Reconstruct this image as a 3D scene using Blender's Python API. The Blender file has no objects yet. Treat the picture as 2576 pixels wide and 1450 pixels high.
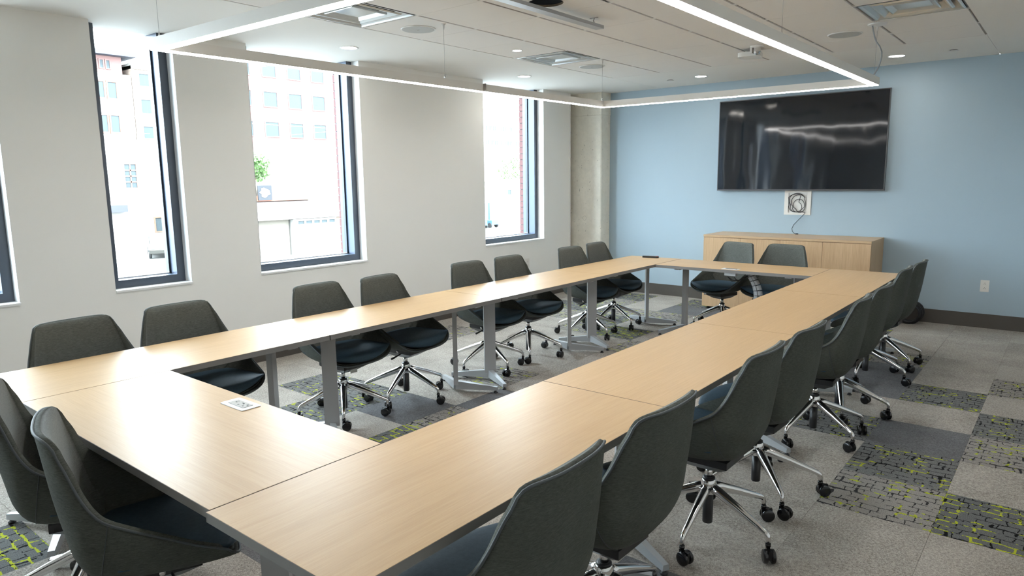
import bpy, bmesh, math, random
from mathutils import Vector, Matrix
random.seed(7)
PI = math.pi
scene = bpy.context.scene
COL = scene.collection

# ------------------------------------------------------------------ camera, world, sun, exposure
cam_d = bpy.data.cameras.new('camera')
cam = bpy.data.objects.new('camera', cam_d); COL.objects.link(cam)
cam_d.sensor_fit = 'HORIZONTAL'; cam_d.sensor_width = 36.0
cam_d.lens = 36.0 * 1738.9 / 2576.0
cam_d.clip_start = 0.02; cam_d.clip_end = 500
cam.matrix_world = (Matrix.Translation((3.9144, -0.8468, 1.6190)) @ Matrix.Rotation(0.683211, 4, 'Z')
                    @ Matrix.Rotation(1.414659, 4, 'X') @ Matrix.Rotation(-0.012598, 4, 'Z'))
scene.camera = cam
world = bpy.data.worlds.new('sky'); scene.world = world; world.use_nodes = True
wn = world.node_tree.nodes; wl = world.node_tree.links; wn.clear()
wo = wn.new('ShaderNodeOutputWorld'); wb = wn.new('ShaderNodeBackground')
wb.inputs['Color'].default_value = (0.80, 0.91, 1.0, 1); wb.inputs['Strength'].default_value = 15.5
wl.new(wb.outputs[0], wo.inputs[0])
sun_d = bpy.data.lights.new('sun', 'SUN'); sun_d.energy = 5.0; sun_d.angle = 0.01
sun_d.color = (1.0, 0.96, 0.9)
sun = bpy.data.objects.new('sun', sun_d); COL.objects.link(sun)
sun.rotation_euler = (math.radians(8), math.radians(48), 0)
sun.location = (20, 0, 30)
scene.view_settings.view_transform = 'Standard'
scene.view_settings.look = 'None'
scene.view_settings.exposure = 0.84
scene.view_settings.gamma = 1.0
scene.view_settings.use_curve_mapping = False
scene.cycles.use_denoising = True
scene.cycles.max_bounces = 10
scene.cycles.diffuse_bounces = 6
scene.cycles.glossy_bounces = 4
scene.cycles.transparent_max_bounces = 12
scene.cycles.sample_clamp_indirect = 6.0
STRIP_E = 20.0      # emission of the pendant's diffusers
DOWN_E = 60.0      # emission of the downlights and of the added fill lights

# ------------------------------------------------------------------ materials
def newmat(name):
    m = bpy.data.materials.new(name); m.use_nodes = True
    nt = m.node_tree; nt.nodes.clear()
    out = nt.nodes.new('ShaderNodeOutputMaterial'); b = nt.nodes.new('ShaderNodeBsdfPrincipled')
    nt.links.new(b.outputs[0], out.inputs[0])
    return m, nt, b, out
def plain(name, col, rough=0.6, metal=0.0, spec=0.5, noise=0.0, nscale=30, bump=0.0, coat=0.0):
    m, nt, b, out = newmat(name)
    b.inputs['Base Color'].default_value = (*col, 1); b.inputs['Roughness'].default_value = rough
    b.inputs['Metallic'].default_value = metal; b.inputs['Specular IOR Level'].default_value = spec
    b.inputs['Coat Weight'].default_value = coat
    if noise or bump:
        tc = nt.nodes.new('ShaderNodeTexCoord'); n = nt.nodes.new('ShaderNodeTexNoise')
        n.inputs['Scale'].default_value = nscale; n.inputs['Detail'].default_value = 4
        nt.links.new(tc.outputs['Object'], n.inputs['Vector'])
        if noise:
            mx = nt.nodes.new('ShaderNodeMix'); mx.data_type = 'RGBA'
            mx.inputs[6].default_value = (*[c * (1 - noise) for c in col], 1)
            mx.inputs[7].default_value = (*[min(1, c * (1 + noise)) for c in col], 1)
            nt.links.new(n.outputs['Fac'], mx.inputs[0]); nt.links.new(mx.outputs[2], b.inputs['Base Color'])
        if bump:
            bp = nt.nodes.new('ShaderNodeBump'); bp.inputs['Strength'].default_value = bump
            bp.inputs['Distance'].default_value = 0.002
            nt.links.new(n.outputs['Fac'], bp.inputs['Height']); nt.links.new(bp.outputs[0], b.inputs['Normal'])
    return m
def emis(name, col, s):
    m = bpy.data.materials.new(name); m.use_nodes = True; nt = m.node_tree; nt.nodes.clear()
    out = nt.nodes.new('ShaderNodeOutputMaterial'); e = nt.nodes.new('ShaderNodeEmission')
    e.inputs[0].default_value = (*col, 1); e.inputs[1].default_value = s
    nt.links.new(e.outputs[0], out.inputs[0]); return m
def mixn(nt, fac, a, b):
    mx = nt.nodes.new('ShaderNodeMix'); mx.data_type = 'RGBA'
    for i, v in ((6, a), (7, b)):
        if isinstance(v, tuple): mx.inputs[i].default_value = (*v, 1)
        else: nt.links.new(v, mx.inputs[i])
    if isinstance(fac, float): mx.inputs[0].default_value = fac
    else: nt.links.new(fac, mx.inputs[0])
    return mx.outputs[2]
def ramp(nt, src, p0, p1):
    r = nt.nodes.new('ShaderNodeMapRange'); r.inputs[1].default_value = p0; r.inputs[2].default_value = p1
    nt.links.new(src, r.inputs[0]); return r.outputs[0]
def coords(nt, scale=(1, 1, 1), rnd=0.0, kind='Object'):
    tc = nt.nodes.new('ShaderNodeTexCoord'); mp = nt.nodes.new('ShaderNodeMapping')
    mp.inputs['Scale'].default_value = scale
    nt.links.new(tc.outputs[kind], mp.inputs['Vector'])
    if rnd:
        oi = nt.nodes.new('ShaderNodeObjectInfo'); ml = nt.nodes.new('ShaderNodeVectorMath'); ml.operation = 'SCALE'
        cb = nt.nodes.new('ShaderNodeCombineXYZ')
        for i in range(3): nt.links.new(oi.outputs['Random'], cb.inputs[i])
        nt.links.new(cb.outputs[0], ml.inputs[0]); ml.inputs['Scale'].default_value = rnd
        nt.links.new(ml.outputs[0], mp.inputs['Location'])
    return mp.outputs[0]
def noise(nt, vec, scale, detail=4, rough=0.55, dist=0.0):
    n = nt.nodes.new('ShaderNodeTexNoise'); n.inputs['Scale'].default_value = scale
    n.inputs['Detail'].default_value = detail; n.inputs['Roughness'].default_value = rough
    n.inputs['Distortion'].default_value = dist
    nt.links.new(vec, n.inputs['Vector']); return n
def math2(nt, op, a, b):
    m = nt.nodes.new('ShaderNodeMath'); m.operation = op
    for i, v in enumerate((a, b)):
        if isinstance(v, (int, float)): m.inputs[i].default_value = v
        else: nt.links.new(v, m.inputs[i])
    return m.outputs[0]

def wood(name, light, dark, scale=(55, 1.6, 55), rough=0.36):
    m, nt, b, out = newmat(name)
    v = coords(nt, scale, rnd=40)
    n1 = noise(nt, v, 1.6, 6, 0.65, 0.3); n2 = noise(nt, v, 5.5, 3, 0.6)
    v3 = coords(nt, tuple(s * 0.12 for s in scale), rnd=17); n3 = noise(nt, v3, 1.2, 2)
    f = math2(nt, 'ADD', math2(nt, 'MULTIPLY', n1.outputs['Fac'], 0.55), math2(nt, 'MULTIPLY', n2.outputs['Fac'], 0.45))
    f = math2(nt, 'ADD', f, math2(nt, 'MULTIPLY', math2(nt, 'SUBTRACT', n3.outputs['Fac'], 0.5), 0.35))
    c = mixn(nt, ramp(nt, f, 0.36, 0.64), dark, light)
    nt.links.new(c, b.inputs['Base Color']); b.inputs['Roughness'].default_value = rough
    b.inputs['Specular IOR Level'].default_value = 0.26
    bp = nt.nodes.new('ShaderNodeBump'); bp.inputs['Strength'].default_value = 0.08; bp.inputs['Distance'].default_value = 0.001
    nt.links.new(n2.outputs['Fac'], bp.inputs['Height']); nt.links.new(bp.outputs[0], b.inputs['Normal'])
    return m
def fabric(name, c0, c1, rough=0.85, sheen=0.3):
    m, nt, b, out = newmat(name)
    v = coords(nt, (60, 60, 420)); n1 = noise(nt, v, 1.0, 3, 0.7)
    v2 = coords(nt, (500, 500, 900)); n2 = noise(nt, v2, 1.0, 1)
    v3 = coords(nt, (6, 6, 6)); n3 = noise(nt, v3, 1.0, 2)
    f = math2(nt, 'ADD', math2(nt, 'MULTIPLY', n1.outputs['Fac'], 0.6), math2(nt, 'MULTIPLY', n2.outputs['Fac'], 0.25))
    f = math2(nt, 'ADD', f, math2(nt, 'MULTIPLY', n3.outputs['Fac'], 0.15))
    nt.links.new(mixn(nt, ramp(nt, f, 0.35, 0.65), c0, c1), b.inputs['Base Color'])
    b.inputs['Roughness'].default_value = rough; b.inputs['Sheen Weight'].default_value = sheen
    b.inputs['Sheen Roughness'].default_value = 0.45
    b.inputs['Specular IOR Level'].default_value = 0.18
    bp = nt.nodes.new('ShaderNodeBump'); bp.inputs['Strength'].default_value = 0.25; bp.inputs['Distance'].default_value = 0.001
    nt.links.new(n2.outputs['Fac'], bp.inputs['Height']); nt.links.new(bp.outputs[0], b.inputs['Normal'])
    return m
def carpet_plain(name, c0, c1):
    m, nt, b, out = newmat(name)
    v = coords(nt, (1, 1, 1), rnd=30)
    n1 = noise(nt, v, 260, 2, 0.8); n2 = noise(nt, v, 3.0, 2); n3 = noise(nt, v, 90, 2)
    f = math2(nt, 'ADD', math2(nt, 'MULTIPLY', n1.outputs['Fac'], 0.55), math2(nt, 'MULTIPLY', n3.outputs['Fac'], 0.3))
    f = math2(nt, 'ADD', f, math2(nt, 'MULTIPLY', n2.outputs['Fac'], 0.15))
    nt.links.new(mixn(nt, ramp(nt, f, 0.38, 0.62), c0, c1), b.inputs['Base Color'])
    b.inputs['Roughness'].default_value = 0.95; b.inputs['Specular IOR Level'].default_value = 0.1
    bp = nt.nodes.new('ShaderNodeBump'); bp.inputs['Strength'].default_value = 0.8; bp.inputs['Distance'].default_value = 0.004
    nt.links.new(n1.outputs['Fac'], bp.inputs['Height']); nt.links.new(bp.outputs[0], b.inputs['Normal'])
    return m
def carpet_grid(name, c0, c1, black, lime, lime_t):
    m, nt, b, out = newmat(name)
    v = coords(nt, (1, 1, 1), rnd=30)
    n1 = noise(nt, v, 260, 2, 0.8); w = noise(nt, v, 9, 3, 0.6); w2 = noise(nt, v, 110, 2, 0.6)
    def warp(amt, src):
        s = nt.nodes.new('ShaderNodeVectorMath'); s.operation = 'SUBTRACT'; s.inputs[1].default_value = (0.5, 0.5, 0.5)
        nt.links.new(src.outputs['Color'], s.inputs[0])
        k = nt.nodes.new('ShaderNodeVectorMath'); k.operation = 'SCALE'; k.inputs['Scale'].default_value = amt
        nt.links.new(s.outputs[0], k.inputs[0]); return k.outputs[0]
    a1 = nt.nodes.new('ShaderNodeVectorMath'); a1.operation = 'ADD'
    nt.links.new(v, a1.inputs[0]); nt.links.new(warp(0.05, w), a1.inputs[1])
    a2 = nt.nodes.new('ShaderNodeVectorMath'); a2.operation = 'ADD'
    nt.links.new(a1.outputs[0], a2.inputs[0]); nt.links.new(warp(0.010, w2), a2.inputs[1])
    def brick(sc, bw, rh, mort, off):
        t = nt.nodes.new('ShaderNodeTexBrick'); t.inputs['Scale'].default_value = sc
        t.inputs['Brick Width'].default_value = bw; t.inputs['Row Height'].default_value = rh
        t.inputs['Mortar Size'].default_value = mort; t.inputs['Mortar Smooth'].default_value = 0.0
        t.offset = off
        nt.links.new(a2.outputs[0], t.inputs['Vector']); return t.outputs['Fac']
    blk = brick(1.0, 0.078, 0.054, 0.0026, 0.37)
    thick = brick(1.0, 0.156, 0.108, 0.0062, 0.37)
    gate = ramp(nt, noise(nt, v, 7, 2).outputs['Fac'], 0.50, 0.53)
    blk = math2(nt, 'MAXIMUM', blk, math2(nt, 'MULTIPLY', thick, gate))
    gate0 = ramp(nt, noise(nt, v, 17, 2).outputs['Fac'], 0.40, 0.45)
    blk = math2(nt, 'MULTIPLY', blk, gate0)
    lm = brick(1.0, 0.156, 0.054, 0.0058, 0.5)
    lg = ramp(nt, noise(nt, v, 11, 3, 0.6).outputs['Fac'], lime_t, lime_t + 0.02)
    lg = math2(nt, 'MULTIPLY', lg, ramp(nt, noise(nt, v, 75, 2, 0.7).outputs['Fac'], 0.36, 0.43))
    lm = math2(nt, 'MULTIPLY', lm, lg)
    base = mixn(nt, ramp(nt, n1.outputs['Fac'], 0.38, 0.62), c0, c1)
    c = mixn(nt, blk, base, black); c = mixn(nt, lm, c, lime)
    nt.links.new(c, b.inputs['Base Color'])
    b.inputs['Roughness'].default_value = 0.95; b.inputs['Specular IOR Level'].default_value = 0.1
    bp = nt.nodes.new('ShaderNodeBump'); bp.inputs['Strength'].default_value = 0.8; bp.inputs['Distance'].default_value = 0.004
    nt.links.new(n1.outputs['Fac'], bp.inputs['Height']); nt.links.new(bp.outputs[0], b.inputs['Normal'])
    return m
def concrete(name):
    m, nt, b, out = newmat(name)
    v = coords(nt); n1 = noise(nt, v, 2.2, 6, 0.6); n2 = noise(nt, v, 14, 5, 0.7); n3 = noise(nt, v, 30, 2, 0.4)
    c = mixn(nt, ramp(nt, n1.outputs['Fac'], 0.35, 0.7), (0.76, 0.73, 0.64), (0.90, 0.86, 0.77))
    c = mixn(nt, math2(nt, 'MULTIPLY', ramp(nt, n2.outputs['Fac'], 0.3, 0.75), 0.25), c, (0.40, 0.39, 0.34))
    c = mixn(nt, math2(nt, 'MULTIPLY', ramp(nt, n3.outputs['Fac'], 0.70, 0.76), 0.6), c, (0.24, 0.23, 0.20))
    nt.links.new(c, b.inputs['Base Color']); b.inputs['Roughness'].default_value = 0.75
    bp = nt.nodes.new('ShaderNodeBump'); bp.inputs['Strength'].default_value = 0.2; bp.inputs['Distance'].default_value = 0.004
    nt.links.new(n2.outputs['Fac'], bp.inputs['Height']); nt.links.new(bp.outputs[0], b.inputs['Normal'])
    return m
def glass_pane(name):
    m = bpy.data.materials.new(name); m.use_nodes = True; nt = m.node_tree; nt.nodes.clear()
    out = nt.nodes.new('ShaderNodeOutputMaterial'); tr = nt.nodes.new('ShaderNodeBsdfTransparent')
    gl = nt.nodes.new('ShaderNodeBsdfGlossy'); gl.inputs['Roughness'].default_value = 0.0
    fr0 = nt.nodes.new('ShaderNodeFresnel'); fr0.inputs['IOR'].default_value = 1.35
    ge = nt.nodes.new('ShaderNodeNewGeometry'); fr = nt.nodes.new('ShaderNodeMix'); fr.data_type = 'FLOAT'
    nt.links.new(ge.outputs['Backfacing'], fr.inputs[0]); nt.links.new(fr0.outputs[0], fr.inputs[2]); fr.inputs[3].default_value = 0.0
    tr.inputs[0].default_value = (0.95, 0.98, 0.98, 1)
    mx = nt.nodes.new('ShaderNodeMixShader')
    nt.links.new(fr.outputs[0], mx.inputs[0]); nt.links.new(tr.outputs[0], mx.inputs[1]); nt.links.new(gl.outputs[0], mx.inputs[2])
    nt.links.new(mx.outputs[0], out.inputs[0]); return m

M = {}
M['wall_white'] = plain('wall_white', (0.84, 0.835, 0.81), 0.75, noise=0.015, nscale=3, bump=0.05)
M['wall_blue'] = plain('wall_blue', (0.36, 0.46, 0.535), 0.62, noise=0.02, nscale=3, bump=0.05)
M['ceil'] = plain('ceiling_white', (0.80, 0.79, 0.76), 0.85, noise=0.01, nscale=4)
M['tile'] = plain('ceiling_tile_white', (0.78, 0.76, 0.735), 0.9, noise=0.02, nscale=160, bump=0.15)
M['runner'] = plain('runner_grey', (0.30, 0.28, 0.265), 0.6)
M['node'] = plain('runner_white', (0.72, 0.71, 0.69), 0.5)
M['black_gap'] = plain('plenum_dark', (0.015, 0.014, 0.013), 0.9)
M['white_paint'] = plain('white_paint', (0.80, 0.81, 0.81), 0.35)
M['frame'] = plain('frame_anodised', (0.030, 0.042, 0.065), 0.38, spec=0.8)
M['frame_sky_tint'] = plain('frame_return_sky_tint', (0.040, 0.062, 0.105), 0.36, metal=0.3, spec=0.7)  # bluer, lighter copy of the frame: sky reflection put into the colour
M['gasket'] = plain('gasket', (0.02, 0.03, 0.045), 0.4)
M['glass'] = glass_pane('window_glass')
M['base'] = plain('baseboard', (0.075, 0.066, 0.058), 0.55)
M['concrete'] = concrete('concrete')
M['brick'] = plain('brick', (0.10, 0.043, 0.042), 0.85, noise=0.2, nscale=18, bump=0.3)
M['mortar'] = plain('mortar', (0.13, 0.10, 0.10), 0.9)
M['wood'] = wood('oak_laminate', (0.505, 0.340, 0.178), (0.440, 0.285, 0.142))
M['wood_v'] = wood('oak_upright', (0.62, 0.43, 0.26), (0.50, 0.335, 0.195), scale=(40, 40, 1.6), rough=0.45)
M['wood_h'] = wood('oak_across', (0.60, 0.42, 0.26), (0.50, 0.345, 0.205), scale=(1.6, 45, 45), rough=0.4)
M['edge'] = plain('edge_band', (0.185, 0.178, 0.172), 0.5)
M['steel_grey'] = plain('silver_powdercoat', (0.42, 0.44, 0.46), 0.38, metal=0.35)
M['steel_grey2'] = plain('silver_column', (0.40, 0.41, 0.425), 0.45, metal=0.2)
M['chrome'] = plain('polished_aluminium', (0.78, 0.78, 0.79), 0.12, metal=1.0)
M['black'] = plain('black_plastic', (0.012, 0.013, 0.015), 0.38)
M['black_gloss'] = plain('black_wheel', (0.008, 0.009, 0.011), 0.22)
M['fab'] = fabric('grey_green_fabric', (0.038, 0.043, 0.038), (0.092, 0.100, 0.088), sheen=0.0)
M['fab_in'] = fabric('grey_green_fabric_pad', (0.050, 0.055, 0.050), (0.125, 0.134, 0.122), sheen=0.2)
M['seat'] = fabric('blue_grey_seat', (0.026, 0.050, 0.072), (0.042, 0.074, 0.102), rough=0.62, sheen=0.0)
M['pipe'] = plain('piping', (0.05, 0.062, 0.068), 0.6)
M['tagw'] = plain('paper_tag', (0.75, 0.75, 0.72), 0.7)
M['led'] = emis('led_diffuser', (1.0, 0.975, 0.95), STRIP_E)
M['down'] = emis('downlight_lens', (1.0, 0.95, 0.87), DOWN_E)
M['pend'] = plain('pendant_housing', (0.78, 0.77, 0.74), 0.45)
M['wire'] = plain('wire', (0.35, 0.35, 0.34), 0.4, metal=0.6)
M['cord'] = plain('grey_cord', (0.30, 0.32, 0.34), 0.5)
M['speaker'] = plain('speaker_grille', (0.47, 0.49, 0.49), 0.7, noise=0.1, nscale=400)
M['metal_white'] = plain('diffuser_metal', (0.62, 0.64, 0.64), 0.25, metal=0.55, spec=0.7)
M['outlet'] = plain('outlet_plastic', (0.74, 0.72, 0.68), 0.35)
M['dark_slot'] = plain('dark_slot', (0.02, 0.02, 0.02), 0.6)
M['tv_frame'] = plain('tv_bezel', (0.10, 0.10, 0.105), 0.3, metal=0.7)
M['red'] = plain('red_button', (0.5, 0.05, 0.03), 0.4)
M['silver'] = plain('silver_plate', (0.62, 0.65, 0.68), 0.35, metal=0.3)
M['beige'] = plain('module_insert', (0.30, 0.28, 0.25), 0.5)
M['c_light'] = carpet_plain('carpet_light', (0.165, 0.15, 0.132), (0.53, 0.487, 0.44))
M['c_dark'] = carpet_plain('carpet_dark', (0.08, 0.08, 0.085), (0.20, 0.20, 0.205))
LIME = (0.42, 0.46, 0.03)
M['c_pat'] = carpet_grid('carpet_dark_pattern', (0.09, 0.09, 0.09), (0.22, 0.22, 0.215), (0.010, 0.010, 0.011), LIME, 0.56)
M['c_pat_heavy'] = carpet_grid('carpet_dark_pattern_heavy', (0.075, 0.078, 0.08), (0.185, 0.188, 0.187), (0.008, 0.008, 0.009), LIME, 0.49)
M['c_pat_light'] = carpet_grid('carpet_light_pattern', (0.16, 0.15, 0.14), (0.37, 0.345, 0.32), (0.03, 0.029, 0.030), LIME, 0.565)
m, nt, b, out = newmat('tv_screen')
b.inputs['Base Color'].default_value = (0.006, 0.008, 0.012, 1); b.inputs['Roughness'].default_value = 0.07
v = coords(nt, (1.6, 1, 0.5)); n = noise(nt, v, 2.6, 1)
bp = nt.nodes.new('ShaderNodeBump'); bp.inputs['Strength'].default_value = 0.35; bp.inputs['Distance'].default_value = 0.012
nt.links.new(n.outputs['Fac'], bp.inputs['Height']); nt.links.new(bp.outputs[0], b.inputs['Normal'])
b.inputs['Specular IOR Level'].default_value = 0.55
M['screen'] = m
# outdoors
M['o_pink'] = plain('facade_pink', (0.15, 0.082, 0.075), 0.9, noise=0.08, nscale=0.4)
M['o_cream'] = plain('facade_cream', (0.22, 0.17, 0.14), 0.9, noise=0.08, nscale=0.3)
M['o_white'] = plain('facade_white', (0.30, 0.29, 0.27), 0.9, noise=0.06, nscale=0.5)
M['o_stone'] = plain('facade_stained', (0.115, 0.10, 0.082), 0.9, noise=0.25, nscale=0.9)
M['o_brick'] = plain('facade_brick', (0.15, 0.085, 0.068), 0.9, noise=0.25, nscale=1.2)
M['o_orange'] = plain('facade_orange_brick', (0.17, 0.070, 0.045), 0.9, noise=0.2, nscale=2)
M['o_glass'] = plain('far_window_glass', (0.040, 0.050, 0.054), 0.4, spec=0.15)
M['o_roof'] = plain('roof_sheet', (0.17, 0.14, 0.13), 0.7, noise=0.05, nscale=0.7)
M['o_eave'] = plain('eave_slate', (0.04, 0.042, 0.06), 0.8)
M['o_ground'] = plain('asphalt_pale', (0.16, 0.157, 0.15), 0.95, noise=0.06, nscale=0.2)
M['leaf'] = plain('leaf_green', (0.05, 0.10, 0.025), 0.7, noise=0.4, nscale=3)
M['bark'] = plain('bark', (0.15, 0.11, 0.08), 0.9)
M['truck'] = plain('truck_tan_paint', (0.055, 0.053, 0.048), 0.35, metal=0.3)
M['tyre'] = plain('tyre', (0.012, 0.012, 0.012), 0.8)
M['o_blue'] = plain('machine_blue', (0.03, 0.08, 0.14), 0.5)
M['o_sign'] = plain('sign_black', (0.008, 0.010, 0.015), 0.6)

# ------------------------------------------------------------------ mesh helpers
def box(bm, x0, x1, y0, y1, z0, z1, mi=0):
    vs = [bm.verts.new(p) for p in ((x0,y0,z0),(x1,y0,z0),(x1,y1,z0),(x0,y1,z0),(x0,y0,z1),(x1,y0,z1),(x1,y1,z1),(x0,y1,z1))]
    for f in ((3,2,1,0),(4,5,6,7),(0,1,5,4),(1,2,6,5),(2,3,7,6),(3,0,4,7)):
        fc = bm.faces.new([vs[i] for i in f]); fc.material_index = mi
    return vs
def frame_at(d):
    d = d.normalized(); u = Vector((0, 0, 1)) if abs(d.z) < 0.9 else Vector((1, 0, 0))
    a = d.cross(u).normalized(); return a, a.cross(d).normalized()
def tube(bm, pts, r, seg=8, closed=False, cap=True, flat=1.0):
    pts = [Vector(p) for p in pts]; n = len(pts); rr = r if isinstance(r, (list, tuple)) else [r] * n
    rings = []; pa = None
    for i, p in enumerate(pts):
        if closed: d = pts[(i + 1) % n] - pts[i - 1]
        else: d = (pts[min(i + 1, n - 1)] - pts[max(i - 1, 0)])
        if d.length < 1e-9: d = Vector((0, 0, 1))
        if pa is None: a, b2 = frame_at(d)
        else:
            dn = d.normalized(); a = (pa - dn * pa.dot(dn))
            a = a.normalized() if a.length > 1e-6 else frame_at(d)[0]
            b2 = a.cross(dn).normalized()
        pa = a
        rings.append([bm.verts.new(p + a * math.cos(2*PI*k/seg) * rr[i] + b2 * math.sin(2*PI*k/seg) * rr[i] * flat) for k in range(seg)])
    for i in range(n if closed else n - 1):
        A, B = rings[i], rings[(i + 1) % n]
        for k in range(seg):
            bm.faces.new((A[k], A[(k+1) % seg], B[(k+1) % seg], B[k])).smooth = True
    if cap and not closed:
        bm.faces.new(rings[0][::-1]); bm.faces.new(rings[-1])
def lathe(bm, prof, seg=20, c=(0, 0, 0), axis='z', smooth=True):
    rings = []
    for r, h in prof:
        ring = []
        for k in range(seg):
            a = 2*PI*k/seg; u, v = r*math.cos(a), r*math.sin(a)
            p = {'z': (u, v, h), 'x': (h, u, v), 'y': (u, h, v)}[axis]
            ring.append(bm.verts.new((p[0]+c[0], p[1]+c[1], p[2]+c[2])))
        rings.append(ring)
    for A, B in zip(rings, rings[1:]):
        for k in range(seg):
            bm.faces.new((A[k], A[(k+1) % seg], B[(k+1) % seg], B[k])).smooth = smooth
    bm.faces.new(rings[0][::-1]); bm.faces.new(rings[-1])
def prism(bm, pts, z0, z1):
    lo = [bm.verts.new((x, y, z0)) for x, y in pts]; hi = [bm.verts.new((x, y, z1)) for x, y in pts]; n = len(pts)
    bm.faces.new(lo[::-1]); bm.faces.new(hi)
    for i in range(n): bm.faces.new((lo[i], lo[(i+1) % n], hi[(i+1) % n], hi[i]))
def rrect(w, h, r, n=4):
    o = []
    for cx, cy, a0 in ((w/2-r, h/2-r, 0), (-w/2+r, h/2-r, PI/2), (-w/2+r, -h/2+r, PI), (w/2-r, -h/2+r, 1.5*PI)):
        for k in range(n + 1): o.append((cx + r*math.cos(a0 + PI/2*k/n), cy + r*math.sin(a0 + PI/2*k/n)))
    return o
def obj(name, bm, mat, parent=None, loc=None, rot=None, bevel=0.0, recalc=True):
    if bevel:
        bmesh.ops.bevel(bm, geom=[e for e in bm.edges if len(e.link_faces) == 2 and e.calc_face_angle(0) > 0.6],
                        offset=bevel, segments=2, affect='EDGES', clamp_overlap=True)
    if recalc: bmesh.ops.recalc_face_normals(bm, faces=bm.faces)
    me = bpy.data.meshes.new(name); bm.to_mesh(me); bm.free()
    for mm in (mat if isinstance(mat, (list, tuple)) else [mat]): me.materials.append(mm if not isinstance(mm, str) else M[mm])
    o = bpy.data.objects.new(name, me); COL.objects.link(o)
    if parent: o.parent = parent
    if loc is not None: o.location = loc
    if rot is not None: o.rotation_euler = rot
    return o
def tag(o, label=None, cat=None, group=None, kind=None):
    if label: o['label'] = label
    if cat: o['category'] = cat
    if group: o['group'] = group
    if kind: o['kind'] = kind
    return o
def empty(name, loc=(0, 0, 0), rz=0.0):
    o = bpy.data.objects.new(name, None); COL.objects.link(o); o.empty_display_size = 0.1
    o.location = loc; o.rotation_euler = (0, 0, rz); return o
def bxo(name, mat, b6, parent=None, bevel=0.0):
    bm = bmesh.new(); box(bm, *b6); return obj(name, bm, mat, parent, bevel=bevel)
def bxc(name, mat, b6, parent=None, bevel=0.0):
    """box whose origin sits at its own centre"""
    x0, x1, y0, y1, z0, z1 = b6; c = ((x0+x1)/2, (y0+y1)/2, (z0+z1)/2)
    bm = bmesh.new(); box(bm, x0-c[0], x1-c[0], y0-c[1], y1-c[1], z0-c[2], z1-c[2])
    return obj(name, bm, mat, parent, loc=c, bevel=bevel)
def kids(o): return [c for c in list(COL.objects) if c.parent == o]
def copy_tree(o, parent=None, index=None):
    c = o.copy(); COL.objects.link(c); c.parent = parent
    for ch in index.get(o.name, []): copy_tree(ch, c, index)
    return c
def child_index():
    d = {}
    for c in COL.objects:
        if c.parent: d.setdefault(c.parent.name, []).append(c)
    return d

XW, YB, ZC = -1.75, 7.86, 2.80      # window wall, blue wall, ceiling height
XR, YN = 5.6, -5.2                  # wall on the right and wall behind the camera

# ------------------------------------------------------------------ floor and carpet tiles
floor = bxo('floor', 'c_light', (-2.0, XR + 0.1, YN - 0.1, YB + 0.15, -0.15, -0.006)); tag(floor, kind='structure')
TX, TY = 0.498, 0.51
P, Q, H, D = 'c_pat', 'c_pat_light', 'c_pat_heavy', 'c_dark'
special = {(5,0):Q,(5,1):P,(5,2):D,(5,4):P,(6,0):H,(6,2):Q,(6,3):P,(6,5):Q,(4,2):P,(4,4):D,(4,5):D,(4,6):Q,(3,8):P,
           (4,-3):D,(-1,-1):D,(0,-1):Q,(0,-2):H,(0,0):D,(-1,1):Q,(-3,-1):P,(-2,-1):P,(-2,-2):P,(-4,1):P,(-4,2):P,(-4,3):Q,
           (-3,6):Q,(-4,7):P,(-3,7):P,(-3,8):Q,(-3,9):P,(-2,7):Q,(-2,6):P,(-2,5):Q,(-1,5):H,(0,4):Q,(-1,7):Q,
           (-1,8):D,(-1,9):P,(0,8):D,(-1,-6):H,(-1,-7):H,(0,-7):P,(1,-4):D,(7,1):P,(7,3):Q,(3,4):D,(3,3):P,(7,0):H}
tile_me = {}
for key in ('c_light', P, Q, H, D):
    bm = bmesh.new(); box(bm, -TX/2+.0006, TX/2-.0006, -TY/2+.0006, TY/2-.0006, -0.006, 0.0)
    o_ = obj('carpet_tile', bm, key, floor); tile_me[key] = o_.data; bpy.data.objects.remove(o_)
for i in range(-5, 9):
    for j in range(-7, 11):
        x0, y0 = 0.54 + TX*i, 2.635 + TY*j
        if x0 > XR - 0.3 or y0 > YB - 0.1: continue
        cut = (x0 < XW - 0.01) or (y0 + TY > YB + 0.02)
        key = special.get((i, j), 'c_light')
        if cut:
            bm = bmesh.new(); xa = max(x0, XW + .002) + .0006; ya = y0 + .0006; xb = x0+TX-.0006; yb = min(y0+TY, YB-.002)-.0006
            cx, cy = (xa+xb)/2, (ya+yb)/2
            box(bm, xa-cx, xb-cx, ya-cy, yb-cy, -0.006, 0.0)
            obj('carpet_tile', bm, key, floor, loc=(cx, cy, 0)); continue
        o_ = bpy.data.objects.new('carpet_tile', tile_me[key]); COL.objects.link(o_); o_.parent = floor
        o_.location = (x0+TX/2, y0+TY/2, random.uniform(-0.0006, 0.0))
        o_.rotation_euler = (0, 0, 0 if (i*7+j*3) % 2 else PI)

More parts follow.
